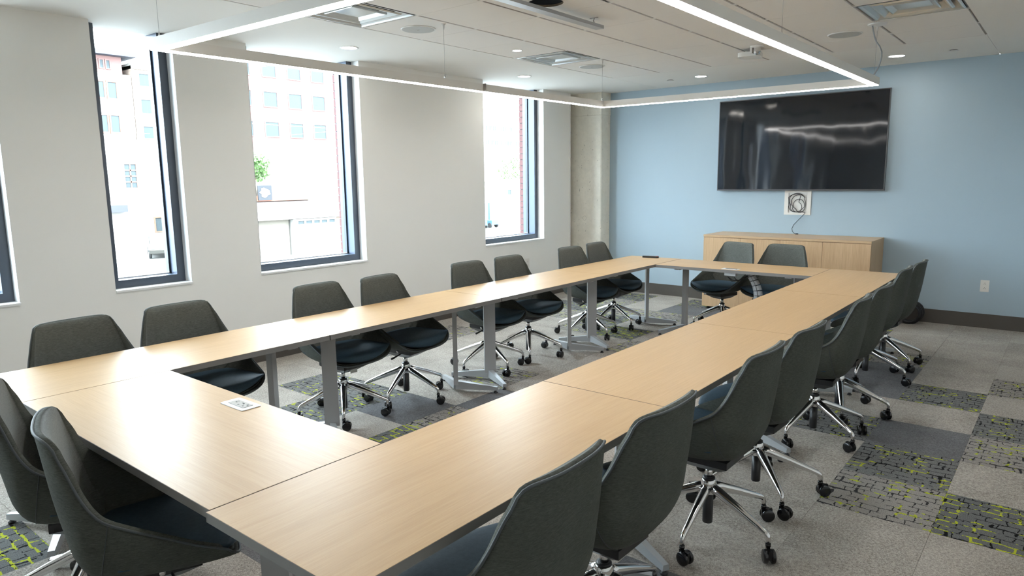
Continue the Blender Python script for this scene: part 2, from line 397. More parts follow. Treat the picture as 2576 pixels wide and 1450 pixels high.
# ------------------------------------------------------------------ ceiling: plasterboard margins, lay-in tiles, runners
GX = [-0.535 + 0.62*i for i in range(7)]; GY = [6.588 - 0.629*j for j in range(16)]
bm = bmesh.new()
box(bm, -2.06, GX[0]-.006, YN, 6.592, ZC, ZC+.02); box(bm, -2.06, GX[0]-.003, 6.592, YB, ZC, ZC+.02)
box(bm, GX[0]+.0005, GX[6]-.002, 6.592, YB, ZC, ZC+.02); box(bm, GX[6]+.002, XR, 6.592, YB, ZC, ZC+.02)
box(bm, GX[6]+.006, XR, YN, 6.592, ZC, ZC+.02)
ceiling = obj('ceiling', bm, 'ceil'); tag(ceiling, kind='structure')
slab = bxo('ceiling_slab', 'black_gap', (-2.06, XR+.1, YN-.1, YB+.15, 3.12, 3.3), None); tag(slab, kind='structure')
plenum = bxo('ceiling_slab', 'black_gap', (-2.06, -2.04, YN, YB, ZC+.02, 3.12)); tag(plenum, kind='structure')
diffs = [(0, 6), (0, 2), (5, 2)]   # (column, row) cells taken by air diffusers
bm = bmesh.new(); box(bm, -.31+.011, .31-.011, -.3145+.0012, .3145-.0012, 0, .015)
proto = obj('ceiling_tile', bm, 'tile', ceiling, bevel=0.0); tme = proto.data; bpy.data.objects.remove(proto)
bm = bmesh.new(); bmr = bmesh.new()
for i in range(6):
    for j in range(15):
        if (i, j) in diffs: continue
        cx, cy = GX[i]+.31, GY[j]-.3145
        if cy < YN + .3: continue
        if (i, j) == (2, 5):    # tile with the round hole left by a missing fitting
            bmh = bmesh.new(); n = 32; hx, hy, hr = 0.994-cx, 3.143-cy, 0.12
            hw, hh = .31-.011, .3145-.0012
            for z, flip in ((0.0, False), (.015, True)):
                inn = [bmh.verts.new((hx+hr*math.cos(2*PI*k/n), hy+hr*math.sin(2*PI*k/n), z)) for k in range(n)]
                outv = []
                for k in range(n):
                    a = 2*PI*k/n; ca, sa = math.cos(a), math.sin(a)
                    t = min(((hw-hx)/ca if ca > 1e-6 else (-hw-hx)/ca if ca < -1e-6 else 9),
                            ((hh-hy)/sa if sa > 1e-6 else (-hh-hy)/sa if sa < -1e-6 else 9))
                    outv.append(bmh.verts.new((hx+t*ca, hy+t*sa, z)))
                for k in range(n): bmh.faces.new((inn[k], inn[(k+1) % n], outv[(k+1) % n], outv[k]))
                if z == 0: low = inn
                else:
                    for k in range(n):
                        f = bmh.faces.new((low[k], low[(k+1) % n], inn[(k+1) % n], inn[k])); f.material_index = 1
            for sx, sy in ((1,1),(1,-1),(-1,1),(-1,-1)):
                ang = math.atan2(sy*hh-hy, sx*hw-hx) % (2*PI); k0 = int(ang/(2*PI)*n)
                pv = []
                for k in (k0, (k0+1) % n):
                    a = 2*PI*k/n; ca, sa = math.cos(a), math.sin(a)
                    t = min(((hw-hx)/ca if ca > 1e-6 else (-hw-hx)/ca if ca < -1e-6 else 9),
                            ((hh-hy)/sa if sa > 1e-6 else (-hh-hy)/sa if sa < -1e-6 else 9))
                    pv.append((hx+t*ca, hy+t*sa))
                bmh.faces.new([bmh.verts.new((*pv[0], 0)), bmh.verts.new((sx*hw, sy*hh, 0)), bmh.verts.new((*pv[1], 0))])
            M['tile_core'] = plain('tile_core', (0.20, 0.15, 0.10), 0.9, noise=0.4, nscale=60)
            obj('ceiling_tile', bmh, ['tile', 'tile_core'], ceiling, loc=(cx, cy, ZC), recalc=False); continue
        o_ = bpy.data.objects.new('ceiling_tile', tme); COL.objects.link(o_); o_.parent = ceiling; o_.location = (cx, cy, ZC)
for i in range(7):
    w = .011 if 0 < i < 6 else .008
    bxo('runner', 'runner', (GX[i]-w, GX[i]+w, YN+.02, 6.588, ZC+.009, ZC+.03), ceiling)
for j in range(15):
    if GY[j] < YN: continue
    box(bmr, GX[0], GX[6], GY[j]-.008, GY[j]+.008, ZC+.004, ZC+.02)
    for i in range(7): box(bm, GX[i]-.012, GX[i]+.012, GY[j]-.016, GY[j]+.016, ZC+.001, ZC+.010)
obj('cross_runner', bmr, 'node', ceiling); o_ = obj('runner_joint', bm, 'node', ceiling); o_['kind'] = 'stuff'

# ------------------------------------------------------------------ walls
wins = [(-0.55, 0.674), (-3.05, -1.83), (1.30, 1.893), (2.53, 3.737), (5.605, 6.826)]  # second entry: unseen window added to let in more daylight
bm = bmesh.new(); XO = -2.05; SZ = 0.81
ys = [YN]
for a, b_ in sorted(wins): ys += [a, b_]
ys.append(7.46)
for k in range(0, len(ys), 2): box(bm, XO, XW, ys[k], ys[k+1], -0.1, ZC)
for a, b_ in wins: box(bm, XO, XW, a, b_, -0.1, SZ-.016)
wall_left = obj('wall_left', bm, 'wall_white'); tag(wall_left, kind='structure')
bm = bmesh.new()
ye = [YN-.1]
for a, b_ in sorted(wins): ye += [a-.0, b_+.0]
ye.append(YB+.2)
wall_ext = obj('wall_left', bm, 'mortar') if False else bm
for k in range(0, len(ye), 2): box(bm, -2.165, XO, ye[k], ye[k+1], -5.0, 6.0)
for a, b_ in wins: box(bm, -2.125, XO, a, b_, -5.0, .80); box(bm, -2.125, XO, a, b_, 2.9, 6.0)
ext = obj('wall_exterior', bm, 'mortar'); tag(ext, kind='structure')
bm = bmesh.new(); box(bm, -.052, .052, -.006, .006, -.036, .036); bk = obj('brick', bm, 'brick', ext, bevel=.003); bkm = bk.data; bpy.data.objects.remove(bk)
for a, b_ in wins[2:]:
    z = .86; r = 0
    while z < 2.88:
        for dx in (-.058,):
            o_ = bpy.data.objects.new('brick', bkm); COL.objects.link(o_); o_.parent = ext
            o_.location = (XO + dx, b_ - .005 + random.uniform(-.0015, .0015), z)
        z += .082; r += 1
wall_far = bxo('wall_far', 'wall_blue', (-2.05, XR, YB, YB+.15, -.1, ZC)); tag(wall_far, kind='structure')
wall_right = bxo('wall_right', 'wall_white', (XR, XR+.12, YN, YB+.15, -.1, 3.2)); tag(wall_right, kind='structure')
wall_near = bxo('wall_near', 'wall_white', (-2.05, XR+.1, YN-.12, YN, -.1, 3.2)); tag(wall_near, kind='structure')
tr = bxo('trim_1', 'white_paint', (XW-.004, XW+.006, 7.452, 7.462, 0, ZC)); tag(tr, kind='structure')
b1 = bxo('baseboard_left', 'base', (XW, XW+.012, YN, 7.455, 0, .11), bevel=.003); tag(b1, kind='structure')
b2_ = bxo('baseboard_far', 'base', (-1.32, XR, YB-.012, YB, 0, .15), bevel=.003); tag(b2_, kind='structure')
b3 = bxo('baseboard_right', 'base', (XR-.012, XR, YN, YB-.012, 0, .11)); tag(b3, kind='structure')
bm = bmesh.new(); box(bm, -2.04, -1.328, 7.612, YB, 0, 2.492); bmesh.ops.bevel(bm, geom=[e for e in bm.edges if abs(e.verts[0].co.z-e.verts[1].co.z) > 1], offset=.012, segments=1, affect='EDGES')
box(bm, -2.038, -1.330, 7.614, YB, 2.494, ZC-.0005)
colm = obj('column', bm, 'concrete'); tag(colm, 'bare concrete column in the corner between window wall and blue wall', None, None, 'structure')
bm = bmesh.new(); n = 20
tube(bm, [(-1.60+.028*math.cos(2*PI*k/n), 7.6115, 1.05+.033*math.sin(2*PI*k/n)) for k in range(n)], .0012, 5, closed=True)
tag(obj('form_tie_mark', bm, 'runner', colm))

for k, (a, b_) in enumerate(wins):
    w = empty('window_%d' % (k+1), (-1.95, (a+b_)/2, SZ)); w['kind'] = 'structure'
    yc = (a+b_)/2; X0, X1 = -2.055, -1.857
    def loc(b6): return (b6[0]+1.95, b6[1]+1.95, b6[2]-yc, b6[3]-yc, b6[4]-SZ, b6[5]-SZ)
    fw = .067
    def fpart(nm, b6):
        bm = bmesh.new(); box(bm, *loc(b6))
        for f in bm.faces:
            c = f.calc_center_median(); f.material_index = 0
        bm.faces.ensure_lookup_table(); bmesh.ops.recalc_face_normals(bm, faces=bm.faces)
        for f in bm.faces:
            if abs(f.normal.x) < .5: f.material_index = 1
        return obj(nm, bm, ['frame', 'frame_sky_tint'], w, recalc=False)
    fpart('frame_jamb', (X0, X1, a+.001, a+fw, SZ, ZC)); fpart('frame_jamb', (X0, X1, b_-fw, b_-.001, SZ, ZC))
    fpart('frame_rail', (X0, X1, a+fw, b_-fw, SZ, SZ+.062)); 
    for yy in (a+fw, b_-fw-.014): bxo('glazing_bead', 'gasket', loc((-2.0, -1.965, yy, yy+.014, SZ+.062, ZC-.03)), w)
    bxo('glazing_bead', 'white_paint', loc((-2.0, -1.965, a+fw, b_-fw, SZ+.062, SZ+.072)), w)
    bxo('pane', 'glass', loc((-1.992, -1.986, a+fw, b_-fw, SZ+.062, ZC-.002)), w)
    bxo('sill', 'white_paint', loc((-1.87, XW+.014, a-.0, b_+.004, SZ-.016, SZ)), w, bevel=.002)
    bxo('reveal', 'white_paint', loc((-1.857, XW+.001, b_-.001, b_+.003, SZ, ZC)), w)

# ------------------------------------------------------------------ tables
ZT = 0.735
def t_leg(parent, x, y, side, along):
    """T-foot leg: angled column on a V-shaped pair of feet; side=+1 when the feet open towards lower y"""
    def g(px, py): return (px, py) if along == 'y' else (py, px)
    yk = y + side*.20
    bm = bmesh.new(); a = math.radians(50)*side*(1 if along == 'y' else -1)
    ca, sa = math.cos(a), math.sin(a); pts = []
    for u, v in ((-.046, -.012), (.046, -.017), (.046, .017), (-.046, .012)):
        pts.append(g(x + u*ca - v*sa, yk + u*sa + v*ca))
    prism(bm, pts, .06, ZT-.032); obj('column', bm, 'steel_grey2', parent, bevel=.003)
    bm = bmesh.new()
    for sx in (-1, 1):
        tx, ty = x + sx*.285, y + side*.045
        dx, dy = tx - x, ty - yk; L = math.hypot(dx, dy); nx, ny = -dy/L*.019, dx/L*.019
        ring = []
        for (px, py, zt, s) in ((x, yk, .085, 1.25), (tx, ty, .048, 0.9)):
            ring.append([bm.verts.new((*g(px+nx*s, py+ny*s), .022)), bm.verts.new((*g(px-nx*s, py-ny*s), .022)),
                         bm.verts.new((*g(px-nx*s*.8, py-ny*s*.8), zt)), bm.verts.new((*g(px+nx*s*.8, py+ny*s*.8), zt))])
        A, B = ring
        bm.faces.new(A); bm.faces.new(B[::-1])
        for q in range(4): bm.faces.new((A[q], B[q], B[(q+1) % 4], A[(q+1) % 4]))
    ft = obj('foot', bm, 'steel_grey', parent, bevel=.004)
    for sx in (-1, 1):
        bm = bmesh.new(); lathe(bm, [(.016, 0), (.018, .006), (.012, .01), (.007, .024)], 12, c=(*g(x+sx*.272, y+side*.052), 0))
        obj('glide', bm, 'black', ft)
def table(name, x0, y0, L, W, along, label, group, xs=0, nb=1.0):
    """along: direction of the long side"""
    t = empty(name, (x0, y0, 0)); tag(t, label, 'table', group)
    g = .0015
    LX, LY = (W, L) if along == 'y' else (L, W)
    bm = bmesh.new(); box(bm, g+.0012, LX-g-.0012, g+.0012, LY-g-.0012, ZT-.0285, ZT)
    if along == 'x':      # keep the grain running along the table: build along y, then turn
        bm.free(); bm = bmesh.new(); box(bm, -W+g+.0012, -g-.0012, g+.0012, L-g-.0012, ZT-.0285, ZT)
        top = obj('tabletop', bm, 'wood', t, rot=(0, 0, -PI/2))
    else: top = obj('tabletop', bm, 'wood', t)
    bm = bmesh.new(); e = .0012
    z0, z1 = ZT-.029, ZT-.0008
    box(bm, g, g+e+.001, g, LY-g, z0, z1); box(bm, LX-g-e-.001, LX-g, g, LY-g, z0, z1)
    box(bm, g, LX-g, g, g+e+.001, z0, z1); box(bm, g, LX-g, LY-g-e-.001, LY-g, z0, z1)
    obj('edge_band', bm, 'edge', t)
    for s in (1, -1):
        t_leg(t, W/2, 0 if s > 0 else L, s, along)
        b6 = (W/2-.26, W/2+.26, .19 if s > 0 else L-.25, .25 if s > 0 else L-.19, ZT-.045, ZT-.0295)
        if along == 'x': b6 = (b6[2], b6[3], b6[0], b6[1], b6[4], b6[5])
        bxo('support_bracket', 'steel_grey2', b6, t)
    b6 = (W/2-.02, W/2+.02, .25, L-.25, ZT-.06, ZT-.0295)
    if along == 'x': b6 = (b6[2], b6[3], b6[0], b6[1], b6[4], b6[5])
    bxo('beam', 'steel_grey2', b6, t)
    return t
WT = .61; X2 = 2.148
G = 'training tables joined into a hollow rectangle'
seams = [0.0, 1.532, 3.09, 4.632, 6.157]
ordl = ['nearest table of the window-side row, its end behind the two near chairs', 'second table of the window-side row, counted from the near end',
        'third table of the window-side row, counted from the near end', 'farthest table of the window-side row, with the black remote on it']
ordr = ['nearest and largest-looking table of the right-hand row, in the foreground', 'second table of the right-hand row, counted from the near end',
        'third table of the right-hand row, counted from the near end', 'farthest table of the right-hand row, meeting the far cross table']
for k in range(4):
    y0 = seams[k]; L = seams[k+1]-seams[k]
    table('training_table', 0 - (.005 if k == 3 else 0), y0, L, WT, 'y', 'oak laminate ' + ordl[k], G)
    y1 = y0 - (.012 if k == 0 else 0)
    table('training_table', X2, y1, L + (.012 if k == 0 else 0), WT, 'y', 'oak laminate ' + ordr[k], G)
table('training_table', WT, 0.0, X2-WT, WT, 'x', 'near cross table between the two rows, with silver socket plate', G)
table('training_table', WT, 5.545, X2-WT, WT, 'x', 'far cross table in front of the low cabinet, sockets near its edge', G)

# ------------------------------------------------------------------ chairs
ST = [  # centre y,z | half width, edge y,z | how boxy the section is in depth, in height | rise of the underside
 (.258, .412, .270, .196, .482, 3.0, 3.0, 0), (.245, .400, .276, .176, .494, 3.2, 3.2, .01), (.15, .388, .282, .105, .530, 4.5, 4.5, .05), (.04, .386, .283, .02, .578, 5, 5, .07), (-.07, .392, .282, -.06, .624, 5, 5, .08),
 (-.158, .416, .275, -.120, .660, 4.5, 4.5, .07), (-.208, .490, .268, -.150, .694, 3.6, 3.6, .03), (-.232, .590, .253, -.174, .738, 2.8, 3.0, 0),
 (-.250, .690, .238, -.190, .778, 2.6, 3.4, 0), (-.262, .780, .224, -.204, .817, 2.5, 4.5, 0), (-.271, .850, .212, -.216, .845, 2.4, 6.0, 0),
 (-.276, .887, .205, -.222, .862, 2.4, 7.0, 0), (-.278, .904, .201, -.225, .872, 2.4, 8.0, 0), (-.279, .908, .199, -.226, .876, 2.4, 8.0, 0)]
def cr(a, b, c, d, t):
    return .5*((2*b) + (-a+c)*t + (2*a-5*b+4*c-d)*t*t + (-a+3*b-3*c+d)*t**3)
def station(s):
    n = len(ST)-1; i = min(int(s*n), n-1); t = s*n - i
    q = [ST[max(i-1, 0)], ST[i], ST[i+1], ST[min(i+2, n)]]
    return [cr(q[0][k], q[1][k], q[2][k], q[3][k], t) for k in range(8)]
def surf(s, u):
    cy, cz, w, ey, ez, p, pz, kr = station(s)
    au = abs(u); x = w*(1-(1-au)**1.35)*(1 if u >= 0 else -1)
    return Vector((x, cy+(ey-cy)*au**p, cz+kr*au**1.6+(ez-cz-kr)*au**pz))
def nrm(s, u):
    e = .02
    a, b_ = station(max(s-e, 0)), station(min(s+e, 1))
    ty, tz = b_[0]-a[0], b_[1]-a[1]; L = math.hypot(ty, tz) or 1.0
    k = abs(u)**4*(1.6 if s < .35 else 1.6-1.1*min(1, (s-.35)/.3))
    return Vector((-k if u > 0 else k, tz/L, -ty/L)).normalized()
NS, NU = 40, 20
Sv = [i/NS for i in range(NS+1)]; Uv = [-1+2*j/NU for j in range(NU+1)]
def thick(s, u):
    return (.018 + .006*(1-u*u))*(1 if s < .9 else 1-.6*((s-.9)/.1)**2)
def shell_mesh():
    bm = bmesh.new(); O, I = [], []
    for s in Sv:
        ro, ri = [], []
        for u in Uv:
            p = surf(s, u); n_ = nrm(s, u)
            ro.append(bm.verts.new(p)); ri.append(bm.verts.new(p + n_*thick(s, u)))
        O.append(ro); I.append(ri)
    for i in range(NS):
        for j in range(NU):
            bm.faces.new((O[i][j], O[i+1][j], O[i+1][j+1], O[i][j+1])).smooth = True
            bm.faces.new((I[i][j], I[i][j+1], I[i+1][j+1], I[i+1][j])).smooth = True
    for i in range(NS):
        for j in (0, NU):
            f = (O[i][j], I[i][j], I[i+1][j], O[i+1][j]); bm.faces.new(f if j == 0 else f[::-1]).smooth = True
    for j in range(NU):
        for i in (0, NS):
            f = (O[i][j], O[i][j+1], I[i][j+1], I[i][j]); bm.faces.new(f if i == 0 else f[::-1]).smooth = True
    return bm
def pad_mesh():
    bm = bmesh.new(); s0, s1, um = .36, .955, .93
    n1, n2 = 26, 18; F_, B_ = [], []
    for i in range(n1+1):
        a, b_ = [], []
        s = s0+(s1-s0)*i/n1
        for j in range(n2+1):
            u = um*(-1+2*j/n2); n_ = nrm(s, u); p = surf(s, u) + n_*(thick(s, u)-.002)
            k = (1-(abs(u)/um)**2.6)*min(1, ((s1-s)/.12))**.5
            h = -.001 + .028*max(0, k)*(.55+.45*math.sin(PI*min(1, (1-s)/(1-s0)*1.15)))
            a.append(bm.verts.new(p + n_*h)); b_.append(bm.verts.new(p))
        F_.append(a); B_.append(b_)
    for i in range(n1):
        for j in range(n2):
            bm.faces.new((F_[i][j], F_[i][j+1], F_[i+1][j+1], F_[i+1][j])).smooth = True
            bm.faces.new((B_[i][j], B_[i+1][j], B_[i+1][j+1], B_[i][j+1])).smooth = True
    for i in range(n1):
        for j in (0, n2):
            f = (B_[i][j], F_[i][j], F_[i+1][j], B_[i+1][j]); bm.faces.new(f if j == 0 else f[::-1]).smooth = True
    for j in range(n2):
        for i in (0, n1):
            f = (B_[i][j], B_[i][j+1], F_[i][j+1], F_[i][j]); bm.faces.new(f if i == 0 else f[::-1]).smooth = True
    return bm
def seat_mesh():
    bm = bmesh.new(); nx, npf = 24, 18; cols = []
    for i in range(nx+1):
        u = -1+2*i/nx; x = .266*u; q = 1-abs(u)**2.2
        yf = .200+.078*q; yb = -.150 - .02*q + .05*(abs(u)**4); zt = .490+.010*q; zb = .482-.060*q
        ring = []
        for k in range(npf):
            a = 2*PI*k/npf; ca, sa = math.cos(a), math.sin(a)
            yy = (yf+yb)/2 + (yf-yb)/2*(abs(ca)**.35)*(1 if ca >= 0 else -1)
            hz = (zt-zb)/2+.001; zz = (zt+zb)/2 + hz*(abs(sa)**.55)*(1 if sa >= 0 else -1)
            if sa < 0: zz = max(zz, .470 - max(0, (yy-.13))*.36)
            if yy < .1: x_ = x*(.93 - .05*max(0, (.1-yy)/.25))
            else: x_ = x*(.93+.07*min(1, (yy-.1)/.09))
            ring.append(bm.verts.new((x_, yy, zz)))
        cols.append(ring)
    for A, B in zip(cols, cols[1:]):
        for k in range(npf): bm.faces.new((A[k], B[k], B[(k+1) % npf], A[(k+1) % npf])).smooth = True
    bm.faces.new(cols[0]); bm.faces.new(cols[-1][::-1])
    return bm
def make_chair():
    c = empty('conference_chair')
    sh = obj('shell', shell_mesh(), 'fab', c)
    for sd in (-1, 1):
        bm = bmesh.new(); tube(bm, [surf(.375, sd*(.45+.55*q/12)) + Vector((sd*.0004, -.0006, 0)) for q in range(13)], .0013, 4); obj('side_seam', bm, 'pipe', sh)
    obj('backrest', pad_mesh(), 'fab_in', c)
    obj('seat', seat_mesh(), 'seat', c)
    bm = bmesh.new(); path = [surf(s, 1) for s in Sv] + [surf(1, u) for u in reversed(Uv[1:-1])] + [surf(s, -1) for s in reversed(Sv)] + [surf(0, u) for u in Uv[1:-1]]
    cen = []
    for p in path: cen.append(p)
    tube(bm, cen, .0042, 6, closed=True); obj('piping', bm, 'pipe', c)
    bm = bmesh.new()
    for z0, z1, k0, k1 in ((.326, .362, .55, 1.0), (.362, .394, 1.0, 1.0)):
        ring = []
        for z, k in ((z0, k0), (z1, k1)):
            ring.append([bm.verts.new(p) for p in ((-.10*k, -.12*k, z), (.10*k, -.12*k, z), (.10*k, .14*k, z), (-.10*k, .14*k, z))])
        bm.faces.new(ring[0][::-1]); bm.faces.new(ring[1])
        for q in range(4): bm.faces.new((ring[0][q], ring[0][(q+1) % 4], ring[1][(q+1) % 4], ring[1][q]))
    mech = obj('tilt_mechanism', bm, 'black', c, bevel=.006)
    bm = bmesh.new(); tube(bm, [(.06, .045, .366), (.12, .05, .362), (.175, .052, .352), (.205, .052, .348)], [.005, .005, .007, .008], 8); obj('lever', bm, 'black', mech)
    bm = bmesh.new(); lathe(bm, [(.010, 0), (.010, .010), (.004, .012)], 12, c=(.098, .02, .376), axis='x'); obj('bolt', bm, 'chrome', mech)
    bm = bmesh.new(); lathe(bm, [(.0165, .262), (.0165, .315), (.0135, .316), (.0135, .350)], 16); obj('gas_cylinder', bm, 'chrome', c)
    bm = bmesh.new(); lathe(bm, [(.021, .05), (.023, .054), (.023, .20)], 16); obj('cylinder_sleeve', bm, 'black', c)
    bm = bmesh.new(); lathe(bm, [(.026, .188), (.036, .20), (.036, .243), (.031, .257), (.029, .262)], 20)
    hub = obj('hub', bm, 'chrome', c)
    bm = bmesh.new(); lathe(bm, [(.028, .2615), (.028, .270), (.020, .272)], 18); obj('collar', bm, 'black', hub)
    bm = bmesh.new()
    tube(bm, [(.015, 0, .226), (.06, 0, .213), (.16, 0, .176), (.255, 0, .138), (.297, 0, .121), (.309, 0, .110), (.312, 0, .098), (.312, 0, .076)],
         [.024, .0225, .019, .0145, .0125, .0115, .0105, .010], 10)
    leg0 = obj('leg', bm, 'chrome', c)
    bm = bmesh.new()
    lathe(bm, [(.009, .058), (.009, .078), (.012, .079), (.012, .066)], 10)
    for sx in (-1, 1):
        prof = [(.008, sx*.0075), (.0265, sx*.0075), (.030, sx*.010), (.030, sx*.021), (.0265, sx*.0245), (.008, sx*.0245)]
        lathe(bm, prof, 20, c=(0, .018, .030), axis='x')
    box(bm, -.0075, .0075, -.010, .040, .022, .060)
    cas = obj('caster', bm, 'black_gloss', leg0, loc=(.312, 0, 0))
    legs = [leg0]
    for k in range(4):
        l = leg0.copy(); COL.objects.link(l); cc = cas.copy(); COL.objects.link(cc); cc.parent = l; legs.append(l)
    for k, l in enumerate(legs): l.rotation_euler = (0, 0, 2*PI*k/5)
    return c
proto_chair = make_chair()
R = math.radians
CH = [  # x, y, yaw, base yaw (world), lift, label
 (.06, .50, -84, 20, 0, 'L', 'first chair of the window-side row, only its backrest showing'),
 (.045, 1.045, -88, 60, 0, 'L', 'second chair of the window-side row, above the near inner corner'),
 (.06, 2.014, -87.5, 34, 0, 'L', 'third chair of the window-side row, white tag under its seat'),
 (.105, 2.556, -84, 5, 0, 'L', 'fourth chair of the window-side row, full star base in view'),
 (.065, 3.545, -91, 54, 0, 'L', 'fifth chair of the window-side row, behind the wide grey table leg'),
 (.071, 4.106, -91, 22, 0, 'L', 'sixth chair of the window-side row, in front of the wall socket'),
 (.066, 5.12, -93, 53, 0, 'L', 'seventh chair of the window-side row, before the concrete column'),
 (.04, 5.685, -88, 50, 0, 'L', 'last chair of the window-side row, nearest the blue wall'),
 (2.72, .535, 92, 40, 0, 'R', 'first chair of the right-hand row, cut off at the bottom'),
 (2.72, 1.12, 89, 10, 0, 'R', 'second chair of the right-hand row, its back in the foreground'),
 (2.723, 2.02, 90, 58, 0, 'R', 'third chair of the right-hand row, chrome star base fully in view'),
 (2.74, 2.590, 88, 24, 0, 'R', 'fourth chair of the right-hand row, pressed behind the third'),
 (2.748, 3.570, 93, 41, 0, 'R', 'fifth chair of the right-hand row, its pale inner edge showing'),
 (2.752, 4.14, 90, 0, 0, 'R', 'sixth chair of the right-hand row, mostly hidden behind the fifth'),
 (2.70, 5.17, 91, 54, 0, 'R', 'seventh chair of the right-hand row, second from the blue wall'),
 (2.72, 5.69, 90, 32, 0, 'R', 'last chair of the right-hand row, against the blue wall'),
 (1.035, 6.28, 161.7, 10, 0, 'F', 'left chair of the pair before the low cabinet, turned a little'),
 (1.576, 6.29, 172.4, 30, 0, 'F', 'right chair of the pair before the low cabinet'),
 (1.06, .05, -19, 30, 0, 'N', 'near-left chair cut by the left edge of the photo'),
 (1.62, .05, -19, 60, 0, 'N', 'big near-left chair with its empty seat open to view'),
]
groups = {'L': 'conference chairs along the window-side row', 'R': 'conference chairs along the right-hand row',
          'F': 'pair of chairs at the far cross table', 'N': 'pair of chairs at the near cross table'}
idx = child_index()
chairs = []
for k, (x, y, yaw, by, lift, g_, lab) in enumerate(CH):
    c = proto_chair if k == 0 else copy_tree(proto_chair, None, idx)
    chairs.append(c)
for c, (x, y, yaw, by, lift, g_, lab) in zip(chairs, CH):
    c.location = (x, y, 0); c.rotation_euler = (0, 0, R(yaw))
    tag(c, 'grey swivel chair, ' + lab, 'chair', groups[g_])
ci = child_index()
for c, spec in zip(chairs, CH):
    li = 0
    for ch in ci[c.name]:
        if ch.name.split('.')[0] == 'leg':
            ch.rotation_euler = (0, 0, R(spec[3] - spec[2] + 72*li)); li += 1
            for cs in ci.get(ch.name, []): cs.rotation_euler = (0, 0, random.uniform(0, 2*PI))
        elif spec[4] and ch.name.split('.')[0] in ('shell', 'backrest', 'seat', 'piping', 'tilt_mechanism'):
            ch.location.z += spec[4]
# white paper tag under the third window-side chair
mech3 = [ch for ch in ci[chairs[2].name] if ch.name.startswith('tilt_mechanism')][0]
bm = bmesh.new(); box(bm, -.03, .03, .118, .1195, .325, .392); obj('paper_tag', bm, 'tagw', mech3)

# ------------------------------------------------------------------ low cabinet, television, cable box
cab = empty('low_cabinet', (.385, 7.24, 0)); tag(cab, 'long low oak cabinet with four plain doors under the television', 'cabinet')
CW, CD = 1.875, .612
bxo('body', 'wood_v', (0, CW, .022, CD, .03, .893), cab)
bxo('cabinet_top', 'wood_h', (-.002, CW+.002, -.002, CD, .893, .918), cab, bevel=.0015)
ed = [0, .466, .925, 1.385, CW]
for k in range(4): bxc('door', 'wood_v', (ed[k]+.0015, ed[k+1]-.0015, 0, .020, .032, .888), cab)
for fx in (.06, CW-.06):
    for fy in (.06, CD-.06):
        bm = bmesh.new(); lathe(bm, [(.02, 0), (.02, .03)], 12, c=(fx, fy, 0)); obj('foot', bm, 'black', cab)
tv = empty('television', (1.268, YB, 1.44)); tag(tv, 'large wall-mounted television, switched off and reflecting the room', 'television')
def tvb(nm, mat, b6, bevel=0): return bxo(nm, mat, (b6[0]-1.268, b6[1]-1.268, b6[2]-YB, b6[3]-YB, b6[4]-1.44, b6[5]-1.44), tv, bevel)
tx0, tx1, tz0, tz1 = .300, 2.236, 1.441, 2.554
tvb('casing', 'black', (tx0+.02, tx1-.02, 7.815, 7.845, tz0+.02, tz1-.02)); tvb('wall_bracket', 'black', (.9, 1.6, 7.845, YB, 1.75, 2.25))
for b6 in ((tx0, tx0+.010, 7.80, 7.84, tz0, tz1), (tx1-.010, tx1, 7.80, 7.84, tz0, tz1), (tx0+.01, tx1-.01, 7.80, 7.84, tz1-.010, tz1), (tx0+.01, tx1-.01, 7.80, 7.84, tz0, tz0+.016)):
    tvb('bezel', 'tv_frame', b6)
tvb('screen', 'screen', (tx0+.01, tx1-.01, 7.806, 7.83, tz0+.016, tz1-.010))
cb = empty('cable_box', (1.295, YB, 1.295)); tag(cb, 'white recessed wall box below the television, full of coiled cable', 'wall box')
bm = bmesh.new()
for b6 in ((-.155,-.105,-.008,0,-.145,.145),(.105,.155,-.008,0,-.145,.145),(-.105,.105,-.008,0,.120,.145),(-.105,.105,-.008,0,-.145,-.118)): box(bm, *b6)
obj('flange', bm, 'outlet', cb)
bxo('back_panel', 'node', (-.105, .105, -.0015, -.0002, -.118, .12), cb)
bm = bmesh.new()
for b6 in ((-.107,-.105,-.008,-.001,-.118,.12),(.105,.107,-.008,-.001,-.118,.12)): box(bm, *b6)
obj('inner_lip', bm, 'runner', cb)
def arc(cx, cz, rx, rz, a0, a1, n=14, y=-.006, dy=0):
    return [(cx+rx*math.cos(R(a0+(a1-a0)*k/n)), y+dy*k/n, cz+rz*math.sin(R(a0+(a1-a0)*k/n))) for k in range(n+1)]
bm = bmesh.new()
path = (arc(-.005, .03, .092, .085, 20, 215, y=-.010) + arc(-.01, -.02, .085, .09, 215, 330, y=-.013) + arc(.02, -.03, .065, .075, -20, 190, y=-.016)
        + arc(.0, -.05, .055, .060, 190, 430, y=-.019) + arc(.01, .01, .08, .085, 70, 250, y=-.014) + arc(.03, -.02, .066, .095, 250, 400, y=-.011) + arc(-.01, .04, .1, .065, 20, 160, y=-.018)
        + arc(-.02, -.05, .075, .06, 160, 300, y=-.020)
        + [(.06, -.022, -.105), (.098, -.024, -.113), (.100, -.024, -.118), (.075, -.022, -.15), (.02, -.02, -.21), (-.025, -.03, -.265), (-.04, -.04, -.31), (-.028, -.055, -.345), (0.0, -.07, -.365), (.012, -.075, -.371)])
tube(bm, path, .0036, 6)
lathe(bm, [(.005, 0), (.007, .012), (.007, .035)], 8, c=(.012, -.076, -.3695), axis='x')
cable = obj('black_cable', bm, 'black', None, loc=(1.295, YB, 1.295)); tag(cable, 'thin black cable coiled in the wall box, its end hanging to the cabinet', 'cable')
